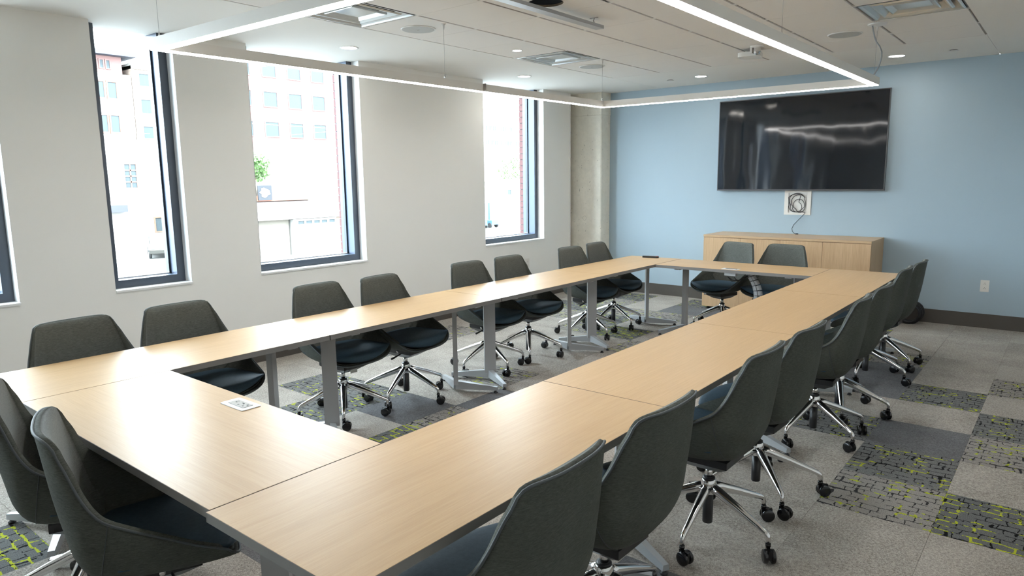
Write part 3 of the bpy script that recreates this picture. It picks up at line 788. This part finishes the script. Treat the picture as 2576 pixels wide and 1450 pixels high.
def outlet(name, loc, rz, label):
    o = empty(name, loc); o.rotation_euler = (0, 0, rz); tag(o, label, 'wall socket')
    bm = bmesh.new(); prism(bm, rrect(.078, .125, .004), 0, .005); bmesh.ops.rotate(bm, verts=bm.verts, matrix=Matrix.Rotation(PI/2, 3, 'X')); obj('plate', bm, 'outlet', o, bevel=.001)
    for dz in (.024, -.024):
        bm = bmesh.new(); prism(bm, rrect(.034, .030, .010), .004, .0062); bmesh.ops.rotate(bm, verts=bm.verts, matrix=Matrix.Rotation(PI/2, 3, 'X')); bmesh.ops.translate(bm, verts=bm.verts, vec=(0, 0, dz)); s_ = obj('socket', bm, 'outlet', o)
        bm = bmesh.new()
        for sx, sz in ((-.007, -.004), (.007, -.004), (0, .007)): box(bm, sx-.002, sx+.002, -.0068, -.006, dz+sz-.003, dz+sz+.003)
        obj('slots', bm, 'dark_slot', s_)
outlet('wall_outlet', (3.24, YB, .447), 0, 'white double power socket low on the blue wall at the right')
outlet('wall_outlet', (XW, 6.445, .50), PI/2, 'small white power socket low on the white window wall')

# remote, power modules, cable spine, cable coil
rm = empty('remote_control', (.28, 6.07, ZT), R(6)); tag(rm, 'slim black remote control lying on the far corner of the tables', 'remote control')
bm = bmesh.new(); prism(bm, rrect(.19, .046, .02, 5), 0, .020); obj('body', bm, 'black', rm, bevel=.006)
for bx_ in range(-6, 6):
    for by_ in (-1, 0, 1):
        bm = bmesh.new(); lathe(bm, [(.0035, .0195), (.0035, .0215)], 6, c=(bx_*.012, by_*.011, 0)); obj('button', bm, 'runner', rm) if by_ else bm.free()
bm = bmesh.new(); prism(bm, rrect(.022, .026, .006), .019, .0222); bmesh.ops.translate(bm, verts=bm.verts, vec=(.076, 0, 0)); o_ = obj('power_button', bm, 'red', rm); o_['label'] = 'red button'
def module(loc, label, opened):
    o = empty('power_module', loc); tag(o, label, 'socket panel')
    bm = bmesh.new(); prism(bm, rrect(.170, .086, .010), .0002, .003); obj('plate', bm, 'silver', o, bevel=.0008)
    bm = bmesh.new(); prism(bm, rrect(.112, .046, .003), .0025, .0045); obj('insert', bm, 'dark_slot' if opened else 'beige', o)
    if not opened:
        for sx, sz, w, h in ((-.034, .002, .010, .005), (-.033, .012, .004, .003), (.002, -.011, .007, .007), (.006, .009, .014, .005), (.016, .004, .006, .004), (.034, -.010, .008, .006), (.042, .007, .010, .008)):
            bxo('slot', 'dark_slot', (sx-w/2, sx+w/2, sz-h/2, sz+h/2, .0044, .0050), o)
    else:
        bxo('lid', 'silver', (-.056, .056, -.026, -.020, .003, .006), o)
    bxo('underbox', 'runner' if not opened else 'silver', (-.055, .055, -.025, .025, -.062, -.031), o)
    return o
module((1.37, .538, ZT), 'silver socket plate let into the near cross table', False)
module((1.38, 5.618, ZT), 'silver socket plate let into the far cross table', True)
sp = empty('cable_spine', (1.49, 5.80, 0)); tag(sp, 'grey segmented cable spine hanging under the far cross table', 'cable guide')
pth = [(1.49, .690), (1.515, .655), (1.543, .615), (1.567, .57), (1.583, .52), (1.590, .47), (1.585, .42), (1.572, .37), (1.555, .32), (1.54, .27), (1.53, .22), (1.525, .17), (1.525, .12), (1.525, .07), (1.525, .025)]
for (xa, za), (xb, zb) in zip(pth, pth[1:]):
    dx, dz = xb-xa, zb-za; L_ = math.hypot(dx, dz)
    for sx in (-1, 1):
        bm = bmesh.new(); ring = []
        for t_, rr in ((.08, .040), (.92, .044)):
            pr = []
            for k in range(7):
                a = -PI/2 + PI*k/6
                pr.append((rr*math.cos(a)*sx + sx*.003, rr*.55*math.sin(a)))
            pr.append((sx*.003, rr*.4)); pr.append((sx*.003, -rr*.4))
            nx, nz = -dz/L_, dx/L_
            ring.append([bm.verts.new((xa+dx*t_ - 1.49 + q[0]*abs(nx), q[1], za+dz*t_ + q[0]*nz*.6)) for q in pr])
        A, B = ring; n = len(A); bm.faces.new(A[::-1]); bm.faces.new(B)
        for k in range(n): bm.faces.new((A[k], A[(k+1) % n], B[(k+1) % n], B[k]))
        obj('vertebra', bm, 'steel_grey', sp)
bm = bmesh.new(); tube(bm, [(x_-1.49, 0, z_) for x_, z_ in pth], .010, 6); obj('cable_core', bm, 'black', sp)
bm = bmesh.new()
for ph in (0, .5):
    tube(bm, [(1.33, 5.66, .655), (1.36, 5.7, .62-ph*.03), (1.40, 5.72, .61), (1.45, 5.75, .625), (1.49+ph*.03, 5.79, .668)], .004, 6)
    tube(bm, [(1.40, 5.65, .66), (1.42, 5.66, .63-ph*.02), (1.44, 5.68, .625), (1.46, 5.72, .64), (1.48, 5.78, .67)], .0035, 6)
tag(obj('power_leads', bm, 'black'), 'black leads looping under the far cross table from its sockets', 'cable')
bm = bmesh.new()
for k in range(11):
    rr = .085+.008*(k % 4); cx, cy, cz = 2.60+random.uniform(-.01, .01), 7.66+.014*k-.05, .122
    tl = random.uniform(-.12, .12)
    tube(bm, [(cx+(rr+.02)*math.cos(2*PI*q/18)*.95, cy+tl*rr*math.sin(2*PI*q/18), cz+rr*1.15*math.sin(2*PI*q/18)) for q in range(18)], .0075, 6, closed=True)
tag(obj('cable_coil', bm, 'black'), 'coil of black cable on the floor against the blue wall', 'cable')

# ------------------------------------------------------------------ suspended light, wires, cord
zb, zt_ = 2.330, 2.392; W_ = .062
NL, FL, FR, NR = Vector((-.043, .942, 0)), Vector((.035, 5.42, 0)), Vector((2.592, 5.51, 0)), Vector((2.575, 1.03, 0))
pen = empty('pendant_light', (1.28, 3.2, zb)); tag(pen, 'rectangular suspended light of slim white beams with glowing undersides', 'ceiling light')
ctr = Vector((1.28, 3.2, 0)); ringo = [NL, FL, FR, NR]
def inset(d):
    out_ = []
    for k in range(4):
        p, a, b_ = ringo[k], ringo[k-1], ringo[(k+1) % 4]
        e1 = (a-p).normalized(); e2 = (b_-p).normalized(); out_.append(p + (e1+e2)*d)
    return out_
def prism3(nm, quad, z0, z1, mat, par):
    bm = bmesh.new(); prism(bm, [(q.x-1.28, q.y-3.2) for q in quad], z0-zb, z1-zb); return obj(nm, bm, mat, par)
inn = inset(W_)
m0, m1 = inset(.005), inset(W_-.005)
for k in range(4):
    n_ = (k+1) % 4
    beam = prism3('beam', [ringo[k], ringo[n_], inn[n_], inn[k]], zb+.004, zt_, 'pend', pen)
    prism3('diffuser', [m0[k], m0[n_], m1[n_], m1[k]], zb, zb+.0035, 'led', beam)
bxo('joint', 'runner', (.058-1.28+.0, .095-1.28, 3.543-3.2, 3.5455-3.2, .004, .0625), pen)
for (wx, wy) in ((.065, 5.375), (.035, 3.13), (2.560, 5.465), (2.552, 3.24), (-.005, .985), (2.54, 1.08)):
    bm = bmesh.new(); tube(bm, [(wx-1.28, wy-3.2, zt_-zb), (wx-1.28, wy-3.2, ZC-zb)], .0011, 5)
    w_ = obj('suspension_wire', bm, 'wire', pen)
    bm = bmesh.new(); lathe(bm, [(.006, zt_-zb), (.006, zt_-zb+.018), (.0035, zt_-zb+.03), (.003, zt_-zb+.04)], 8, c=(wx-1.28, wy-3.2, 0)); obj('wire_grip', bm, 'chrome', w_)
    bm = bmesh.new(); lathe(bm, [(.003, ZC-zb-.05), (.006, ZC-zb-.03), (.008, ZC-zb-.004), (.018, ZC-zb-.003), (.018, ZC-zb)], 10, c=(wx-1.28, wy-3.2, 0)); obj('ceiling_anchor', bm, 'node', w_)
bm = bmesh.new(); lathe(bm, [(.066, -.012), (.070, -.006), (.070, 0)], 28, c=(2.565-1.28, 5.43-3.2, ZC-zb)); can = obj('canopy', bm, 'white_paint', pen)
bm = bmesh.new()
cp = [(2.53, 2.79), (2.538, 2.75), (2.550, 2.70), (2.563, 2.665), (2.590, 2.625), (2.606, 2.585), (2.608, 2.545), (2.598, 2.50), (2.582, 2.455), (2.565, 2.425), (2.545, 2.398)]
tube(bm, [(x_-1.28, 5.43-3.2+.035*k/10, z_-zb) for k, (x_, z_) in enumerate(cp)], .0055, 8); obj('power_cord', bm, 'cord', can)

def disc_light(x, y, r, label, group):
    o = empty('downlight', (x, y, ZC)); tag(o, label, 'ceiling light', group)
    bm = bmesh.new(); n = 28; rings = []
    for rr, zz in ((r, 0), (r, -.004), (r*.84, -.004), (r*.80, .003)):
        rings.append([bm.verts.new((rr*math.cos(2*PI*k/n), rr*math.sin(2*PI*k/n), zz-.0005)) for k in range(n)])
    for A, B in zip(rings, rings[1:]):
        for k in range(n): bm.faces.new((A[k], A[(k+1) % n], B[(k+1) % n], B[k])).smooth = True
    obj('trim_ring', bm, 'white_paint', o)
    bm = bmesh.new(); lathe(bm, [(r*.82, -.0022), (r*.82, -.0012)], n); obj('lens', bm, 'down', o)
gl = 'round recessed downlights'
disc_light(-1.26, 3.247, .082, 'round recessed downlight in the ceiling margin near the second tall window', gl)
disc_light(-1.20, 5.713, .082, 'round recessed downlight in the ceiling margin above the farthest window', gl)
disc_light(-.244, 4.382, .048, 'small round downlight in a ceiling tile beside the middle air diffuser', gl)
disc_light(.315, 7.178, .078, 'round recessed downlight near the blue wall, left of the television', gl)
disc_light(2.375, 7.235, .085, 'round recessed downlight near the blue wall, right of the suspended light', gl)
for k, (x, y, lab) in enumerate(((-.242, 3.128, 'round grey ceiling speaker beside the large air diffuser at top left'), (-.235, 5.652, 'round grey ceiling speaker beside the middle air diffuser'), (2.262, 5.70, 'round grey ceiling speaker at the right, by the round canopy'))):
    o = empty('ceiling_speaker', (x, y, ZC)); tag(o, lab, 'speaker', 'round ceiling speakers')
    bm = bmesh.new(); lathe(bm, [(.132, -.007), (.136, -.005), (.137, -.0005)], 36); obj('grille_ring', bm, 'white_paint', o)
    bm = bmesh.new(); lathe(bm, [(.126, -.0085), (.128, -.0068)], 36); obj('grille', bm, 'speaker', o)
    bxo('badge', 'runner', (-.012, .012, -.003, .003, -.0093, -.0085), o)
for x, y, lab in ((-.105, 7.227, 'small round sprinkler cover left of the far downlight'), (2.86, 7.254, 'small round sprinkler cover at the right end of the ceiling')):
    o = empty('sprinkler_cover', (x, y, ZC)); tag(o, lab, 'sprinkler', 'flat sprinkler covers')
    bm = bmesh.new(); lathe(bm, [(.042, -.009), (.044, -.007), (.044, -.006)], 24); obj('cover_plate', bm, 'node', o)
    bm = bmesh.new(); lathe(bm, [(.033, -.0058), (.033, -.0005)], 20); obj('cup', bm, 'dark_slot', o)

def air_diffuser(i, j, label, damaged):
    cx, cy = GX[i]+.31, GY[j]-.3145
    o = empty('air_diffuser', (cx, cy, ZC)); tag(o, label, 'air vent', 'square ceiling air diffusers')
    def funnel(nm, pts, mat='metal_white'):
        bm = bmesh.new(); rings = []
        for h, z in pts: rings.append([bm.verts.new(p) for p in ((-h, -h, z), (h, -h, z), (h, h, z), (-h, h, z))])
        for A, B in zip(rings, rings[1:]):
            for k in range(4): bm.faces.new((A[k], A[(k+1) % 4], B[(k+1) % 4], B[k]))
        return obj(nm, bm, mat, o), bm
    funnel('outer_pan', [(.299, .0), (.290, -.001), (.275, .006), (.20, .072), (.155, .100), (.155, .11), (.305, .11), (.305, .002)])
    funnel('middle_louvre', [(.232, .012), (.226, .006), (.218, .008), (.165, .050), (.163, .046), (.215, .004), (.226, .002), (.236, .010)])
    bm = bmesh.new(); rings = []
    for h, z in ((.158, .018), (.158, .004), (.150, .002), (.142, .006), (.045, .050)):
        rings.append([bm.verts.new(p) for p in ((-h, -h, z), (h, -h, z), (h, h, z), (-h, h, z))])
    for A, B in zip(rings, rings[1:]):
        for k in range(4): bm.faces.new((A[k], A[(k+1) % 4], B[(k+1) % 4], B[k]))
    bm.faces.new(rings[-1]); bm.faces.new(rings[0][::-1]); obj('centre_plaque', bm, 'metal_white', o)
    bm = bmesh.new(); lathe(bm, [(.150, .098), (.150, .25)], 28); nk = obj('neck', bm, 'black_gap' if damaged else 'runner', o)
    for sx, sy in ((1, 0), (-1, 0), (0, 1), (0, -1)):
        bm = bmesh.new(); tube(bm, [(sx*.14, sy*.14, .01), (sx*.19, sy*.19, .05), (sx*.23, sy*.23, .045)], .004, 6); obj('clip', bm, 'metal_white', o)
air_diffuser(0, 6, 'square metal air diffuser at top left, behind the near beam of the suspended light', True)
air_diffuser(0, 2, 'square metal air diffuser in the middle distance beside the ceiling margin', False)
air_diffuser(5, 2, 'square metal air diffuser at top right above the round canopy', False)

ap = empty('wireless_access_point', (1.40, 5.845, ZC)); tag(ap, 'white rounded device hung under the ceiling on a dark bracket', 'ceiling device')
bm = bmesh.new(); prism(bm, rrect(.21, .21, .06, 6), -.075, -.035); obj('body', bm, 'white_paint', ap, rot=(0, 0, R(12)), bevel=.012)
bxo('bracket', 'black', (-.06, .09, -.012, .012, -.034, -.022), ap); bxo('bracket', 'black', (.03, .06, -.01, .01, -.024, -.001), ap)
sb = empty('ceiling_strobe', (1.515, 5.70, ZC)); tag(sb, 'white ceiling alarm with clear strobe lens beside the hung white device', 'alarm')
bm = bmesh.new(); lathe(bm, [(.055, -.018), (.060, -.012), (.060, -.0005)], 24); obj('base', bm, 'white_paint', sb)
bxo('side_plate', 'white_paint', (-.055, -.035, -.03, .03, -.065, -.016), sb, bevel=.004)
bm = bmesh.new(); lathe(bm, [(.010, -.078), (.026, -.070), (.034, -.052), (.034, -.0175)], 12, smooth=False); obj('lens', bm, 'chrome', sb)
rl = empty('ceiling_rail', (.985, 3.0, ZC)); tag(rl, 'slim pale metal rail hung close below the ceiling beside the round hole', 'ceiling rail')
bxo('rail', 'steel_grey', (-.035, .035, -1.6, .85, -.064, -.040), rl, bevel=.003)
for dy in (-1.2, -.2, .74):
    bm = bmesh.new(); tube(bm, [(.02, dy, -.041), (.012, dy, -.02), (.02, dy, -.0005)], .004, 6); hg = obj('hanger', bm, 'runner', rl)
    bxo('hanger_plate', 'runner', (-.02, .05, dy-.006, dy+.006, -.003, -.0005), rl)

for k, (x, y, lab) in enumerate(((4.4, 3.0, 'added fill light over the right-hand aisle, beyond the frame'), (4.4, .3, 'added fill light right of the camera, beyond the frame'),
                                  (4.4, -2.6, 'added fill light behind the camera at the right, beyond the frame'), (2.0, -2.4, 'added fill light behind the near chairs, beyond the frame'), (-.3, -2.4, 'added fill light near the window wall behind the camera, beyond the frame'))):
    disc_light(x, y, .085, lab, gl)  # unseen fill lights in downlight form, added to brighten floor and room
# ------------------------------------------------------------------ outdoors
gr = bxo('street', 'o_ground', (-400, -2.5, -150, 400, -4.4, -4.2)); tag(gr, kind='structure')
def building(name, label, parts, wnds, mat, group=None, frame=None, xoff=0):
    """parts: boxes; wnds: (x, y0, y1, z0, z1) panes on the wall that faces the room"""
    c = parts[0]; base = Vector(((c[0]+c[1])/2, (c[2]+c[3])/2, -4.2))
    o = empty(name, base); tag(o, label, 'building', group)
    for b6 in parts:
        mt = b6[6] if len(b6) > 6 else mat
        bxo(b6[7] if len(b6) > 7 else 'wall', mt, (b6[0]-base.x, b6[1]-base.x, b6[2]-base.y, b6[3]-base.y, b6[4]-base.z, b6[5]-base.z), o)
    for w_ in wnds:
        x_, y0, y1, z0, z1 = w_[:5]; fm = w_[5] if len(w_) > 5 else mat; fr = w_[6] if len(w_) > 6 else .12
        bm = bmesh.new(); X = x_-base.x; Y0, Y1, Z0, Z1 = y0-base.y, y1-base.y, z0-base.z, z1-base.z
        for b6 in ((X, X+.12, Y0-fr, Y0, Z0-fr, Z1+fr), (X, X+.12, Y1, Y1+fr, Z0-fr, Z1+fr), (X, X+.12, Y0, Y1, Z0-fr, Z0), (X, X+.12, Y0, Y1, Z1, Z1+fr)): box(bm, *b6)
        wf = obj('window', bm, fm, o)
        bxo('pane', 'o_glass', (X-.02, X+.04, Y0, Y1, Z0, Z1), wf)
        if len(w_) > 7:
            ny, nz = w_[7]
            bm = bmesh.new()
            for k in range(1, ny): yy = Y0+(Y1-Y0)*k/ny; box(bm, X+.03, X+.10, yy-.05, yy+.05, Z0, Z1)
            for k in range(1, nz): zz = Z0+(Z1-Z0)*k/nz; box(bm, X+.03, X+.10, Y0, Y1, zz-.05, zz+.05)
            obj('glazing_bars', bm, fm, wf)
    return o
XA = -85
wA = []
for r, z0 in enumerate((8.0, 12.1, 16.15, 20.2)):
    for k in range(6): wA.append((XA, 54.3+4.0*k, 56.35+4.0*k, z0, z0+1.95, 'o_pink'))
for r, z0 in enumerate((8.0, 12.1, 16.15, 20.2)):
    wA.append((XA, 50.3, 52.35, z0, z0+1.95, 'o_pink'))
building('office_block', 'pale pink office block with rows of square windows seen through the middle window', [(-100, XA, 47, 82, -4.2, 27), (-100, XA+.3, 47, 82, 26.6, 27.4, 'o_cream', 'cornice'), (-100, XA+.2, 47, 82, 3.5, 6.8, 'o_brick', 'lower_band')], wA, 'o_pink')
building('cream_building', 'cream building with three stacked windows seen through the narrow window', [(-100, XA, 37.0, 46.9, -4.2, 15.6), (-100, XA+.3, 37, 46.9, 15.2, 15.9, 'o_white', 'cornice')],
         [(XA, 37.8, 39.5, 13.3, 14.7, 'o_cream'), (XA, 37.8, 39.5, 10.1, 11.7, 'o_cream'), (XA, 37.8, 39.5, 7.1, 8.5, 'o_cream'), (XA, 42, 43.7, 13.3, 14.7, 'o_cream'), (XA, 42, 43.7, 10.1, 11.7, 'o_cream'), (XA, 42, 43.7, 7.1, 8.5, 'o_cream')], 'o_cream')
building('corner_house', 'ornate corner house with dark eaves and red-framed paired windows', [(-98, XA, 24, 36.9, -4.2, 14.4), (-98, XA-.3, 24, 36.1, 14.4, 16.4, 'o_pink', 'attic'), (-99, XA+1, 23, 37.4, 16.4, 16.9, 'o_eave', 'eave')],
         [(XA, 32.6, 33.75, 11.6, 13.4, 'o_orange', .18), (XA, 34.2, 35.1, 11.6, 13.4, 'o_orange', .18), (XA, 32.6, 33.8, 7.7, 9.6, 'o_orange', .18), (XA, 34.2, 35.1, 7.7, 9.6, 'o_orange', .18),
          (XA-.3, 33.0, 33.35, 15.0, 15.9, 'o_pink'), (XA-.3, 33.7, 34.05, 15.0, 15.9, 'o_pink'), (XA-.3, 34.4, 34.75, 15.0, 15.9, 'o_pink')], 'o_white')
building('white_rendered_house', 'white rendered house with one barred window behind the pickup truck', [(-72, -60, 12, 30.5, -4.2, 5.4), (-60, -59.2, 22.8, 24.7, -.75, -.15, 'o_eave', 'awning')],
         [(-60, 25.0, 25.95, 1.3, 3.3, 'o_brick', .10, (2, 4)), (-60, 27.2, 28.1, -2.6, -1.4, 'o_orange', .10)], 'o_white')
building('stained_wall_building', 'windowless building with stained parapet in the middle window', [(-75, -60, 37.8, 56, -4.2, 4.7), (-75, -60.2, 46, 56, 4.7, 5.3)], [], 'o_stone')
low = building('low_roadside_building', 'low roadside building with sloping pale roof and orange brick parapet', [(-56, -48, 27.6, 35.0, -4.2, 1.45, 'o_stone'), (-48, -47.6, 27.6, 35.0, .1, .55, 'o_orange', 'brick_band'),
    (-50, -45, 27.6, 31.0, -4.2, -1.15, 'o_stone'), (-49, -44.7, 31.2, 35.4, -4.2, -1.35, 'o_white', 'shed'), (-47.5, -45, 35.4, 44, -4.2, -1.2, 'o_cream')],
    [(-44.7, 31.6+.75*k, 32.2+.75*k, -1.75, -1.5, 'o_white', .05) for k in range(5)] + [(-45, 36.2, 37.0, -2.9, -1.7, 'o_orange', .08)], 'o_stone')
bm = bmesh.new(); vs = [bm.verts.new(p) for p in ((-48, 27.6, .1), (-48, 35.0, .1), (-44.4, 37.2, -1.15), (-44.4, 27.6, -1.15), (-48, 27.6, -.05), (-48, 35.0, -.05), (-44.4, 37.2, -1.3), (-44.4, 27.6, -1.3))]
for f in ((0,1,2,3),(7,6,5,4),(0,4,5,1),(1,5,6,2),(2,6,7,3),(3,7,4,0)): bm.faces.new([vs[i] for i in f])
rf = obj('roof', bm, 'o_roof'); rf.parent = low; rf.location = -low.location
sg = empty('wall_sign', (-47.55, 30.6, .75)); tag(sg, 'square black and white sign on the orange brick parapet outside', 'sign')
bxo('board', 'o_sign', (0, .08, -.62, .62, -.58, .62), sg)
bm = bmesh.new(); pts = [(.42*math.cos(2*PI*k/14)*(1+.25*math.sin(3*k)), .36*math.sin(2*PI*k/14)*(1+.2*math.cos(5*k))) for k in range(14)]
prism(bm, pts, 0, .03); bmesh.ops.rotate(bm, verts=bm.verts, matrix=Matrix(((0, 0, 1), (1, 0, 0), (0, 1, 0)))); bmesh.ops.translate(bm, verts=bm.verts, vec=(.08, 0, .05)); obj('white_patch', bm, 'o_white', sg)
wO = []
for z0 in (11.6, 15.7):
    for grp in range(5):
        for k in range(7): wO.append((-130, 152.6+6.9*grp+.78*k, 153.0+6.9*grp+.78*k, z0, z0+1.3, 'o_white', .05))
building('far_office_building', 'far white office building with two bands of narrow windows', [(-150, -130, 140, 200, -4.2, 21)], wO, 'o_white')
building('far_yard_wall', 'long low white building behind the yard in the farthest window', [(-80, -70, 70, 110, -4.2, 1.45), (-80, -69.7, 70, 110, 1.2, 1.6, 'o_cream', 'coping')], [(-70, 89.0, 89.9, -.9, -.1, 'o_white', .1)], 'o_white')
def tree(loc, r, h, label, seed):
    o = empty('tree', loc); tag(o, label, 'tree')
    bm = bmesh.new(); tube(bm, [(0, 0, 0), (.1, .05, h*.5), (0, 0, h)], [.22, .16, .08], 8); obj('trunk', bm, 'bark', o)
    rnd = random.Random(seed); bm = bmesh.new()
    for k in range(900):
        d = Vector((rnd.gauss(0, 1), rnd.gauss(0, 1), rnd.gauss(0, 1))).normalized()*r*rnd.uniform(.55, 1.0)*(1+.25*math.sin(5*rnd.random()))
        c = d + Vector((0, 0, h)); a = Vector((rnd.gauss(0, 1), rnd.gauss(0, 1), rnd.gauss(0, 1))).normalized(); b_ = a.orthogonal().normalized(); s = rnd.uniform(.10, .2)
        bm.faces.new([bm.verts.new(c+a*s), bm.verts.new(c+b_*s*.6), bm.verts.new(c-a*s), bm.verts.new(c-b_*s*.6)])
    cr_ = obj('crown', bm, 'leaf', o); cr_['kind'] = 'stuff'
tree((-58, 36.1, -4.2), 1.2, 7.2, 'green tree beside the windowless stained building', 1)
tree((-74, 95.5, -4.2), 2.6, 7.2, 'rounded green tree seen through the farthest window', 2)
tree((-42.5, 37.0, -4.2), .9, .7, 'low green shrub beside the white shed outside', 3)

tk = empty('pickup_truck', (-53.5, 24.6, -4.2), R(-22)); tag(tk, 'pale tan pickup truck parked in the street outside', 'truck')
def side(pts, w, mat, nm, par=tk):
    bm = bmesh.new(); prism(bm, pts, -w/2, w/2); bmesh.ops.rotate(bm, verts=bm.verts, matrix=Matrix.Rotation(PI/2, 3, 'X')); return obj(nm, bm, mat, par, bevel=.04)
body = side([(-2.6, .45), (2.45, .42), (2.55, .75), (2.45, 1.0), (1.3, 1.12), (-2.6, 1.12)], 1.8, 'truck', 'body')
cabn = side([(-.75, 1.1), (1.2, 1.1), (.65, 1.72), (-.55, 1.75)], 1.55, 'truck', 'cab')
bm = bmesh.new()
for sy in (-.785, .785): 
    prism(bm, [(-.55, 1.16), (.2, 1.16), (.2, 1.62), (-.45, 1.64)], -.01, .01)
bmesh.ops.rotate(bm, verts=bm.verts, matrix=Matrix.Rotation(PI/2, 3, 'X'))
half = list(bm.verts)
for q, v_ in enumerate(half): v_.co.y += (-.785 if q < len(half)//2 else .785)
obj('side_windows', bm, 'o_glass', cabn)
bxo('bed_floor', 'tyre', (-2.5, -.85, -.75, .75, 1.121, 1.135), tk)
for wx in (-1.65, 1.6):
    for wy in (-.82, .82):
        bm = bmesh.new(); lathe(bm, [(.2, -.11), (.35, -.10), (.36, 0), (.35, .10), (.2, .11)], 20, c=(wx, wy, .36), axis='y'); wh = obj('wheel', bm, 'tyre', tk)
        bm = bmesh.new(); lathe(bm, [(.18, -.125), (.18, .125)], 14, c=(wx, wy, .36), axis='y'); obj('hubcap', bm, 'o_white', wh)
for k, (y_, lab) in enumerate(((61.6, 'left'), (63.6, 'right'))):
    o = empty('lift_machine', (-52, y_, -4.2)); tag(o, lab + ' one of two blue lift machines in the yard through the farthest window', 'machine', 'blue lift machines in the yard')
    bxo('mast', 'o_blue', (-.5, -.3, -.55, -.4, .3, 3.0), o); bxo('mast', 'o_blue', (-.5, -.3, .4, .55, .3, 3.0), o); bxo('chassis', 'o_blue', (-.9, .9, -.6, .6, .35, .9), o)
    for wx in (-.6, .6):
        for wy in (-.6, .6):
            bm = bmesh.new(); lathe(bm, [(.3, -.1), (.3, .1)], 14, c=(wx, wy, .3), axis='y'); obj('wheel', bm, 'tyre', o)
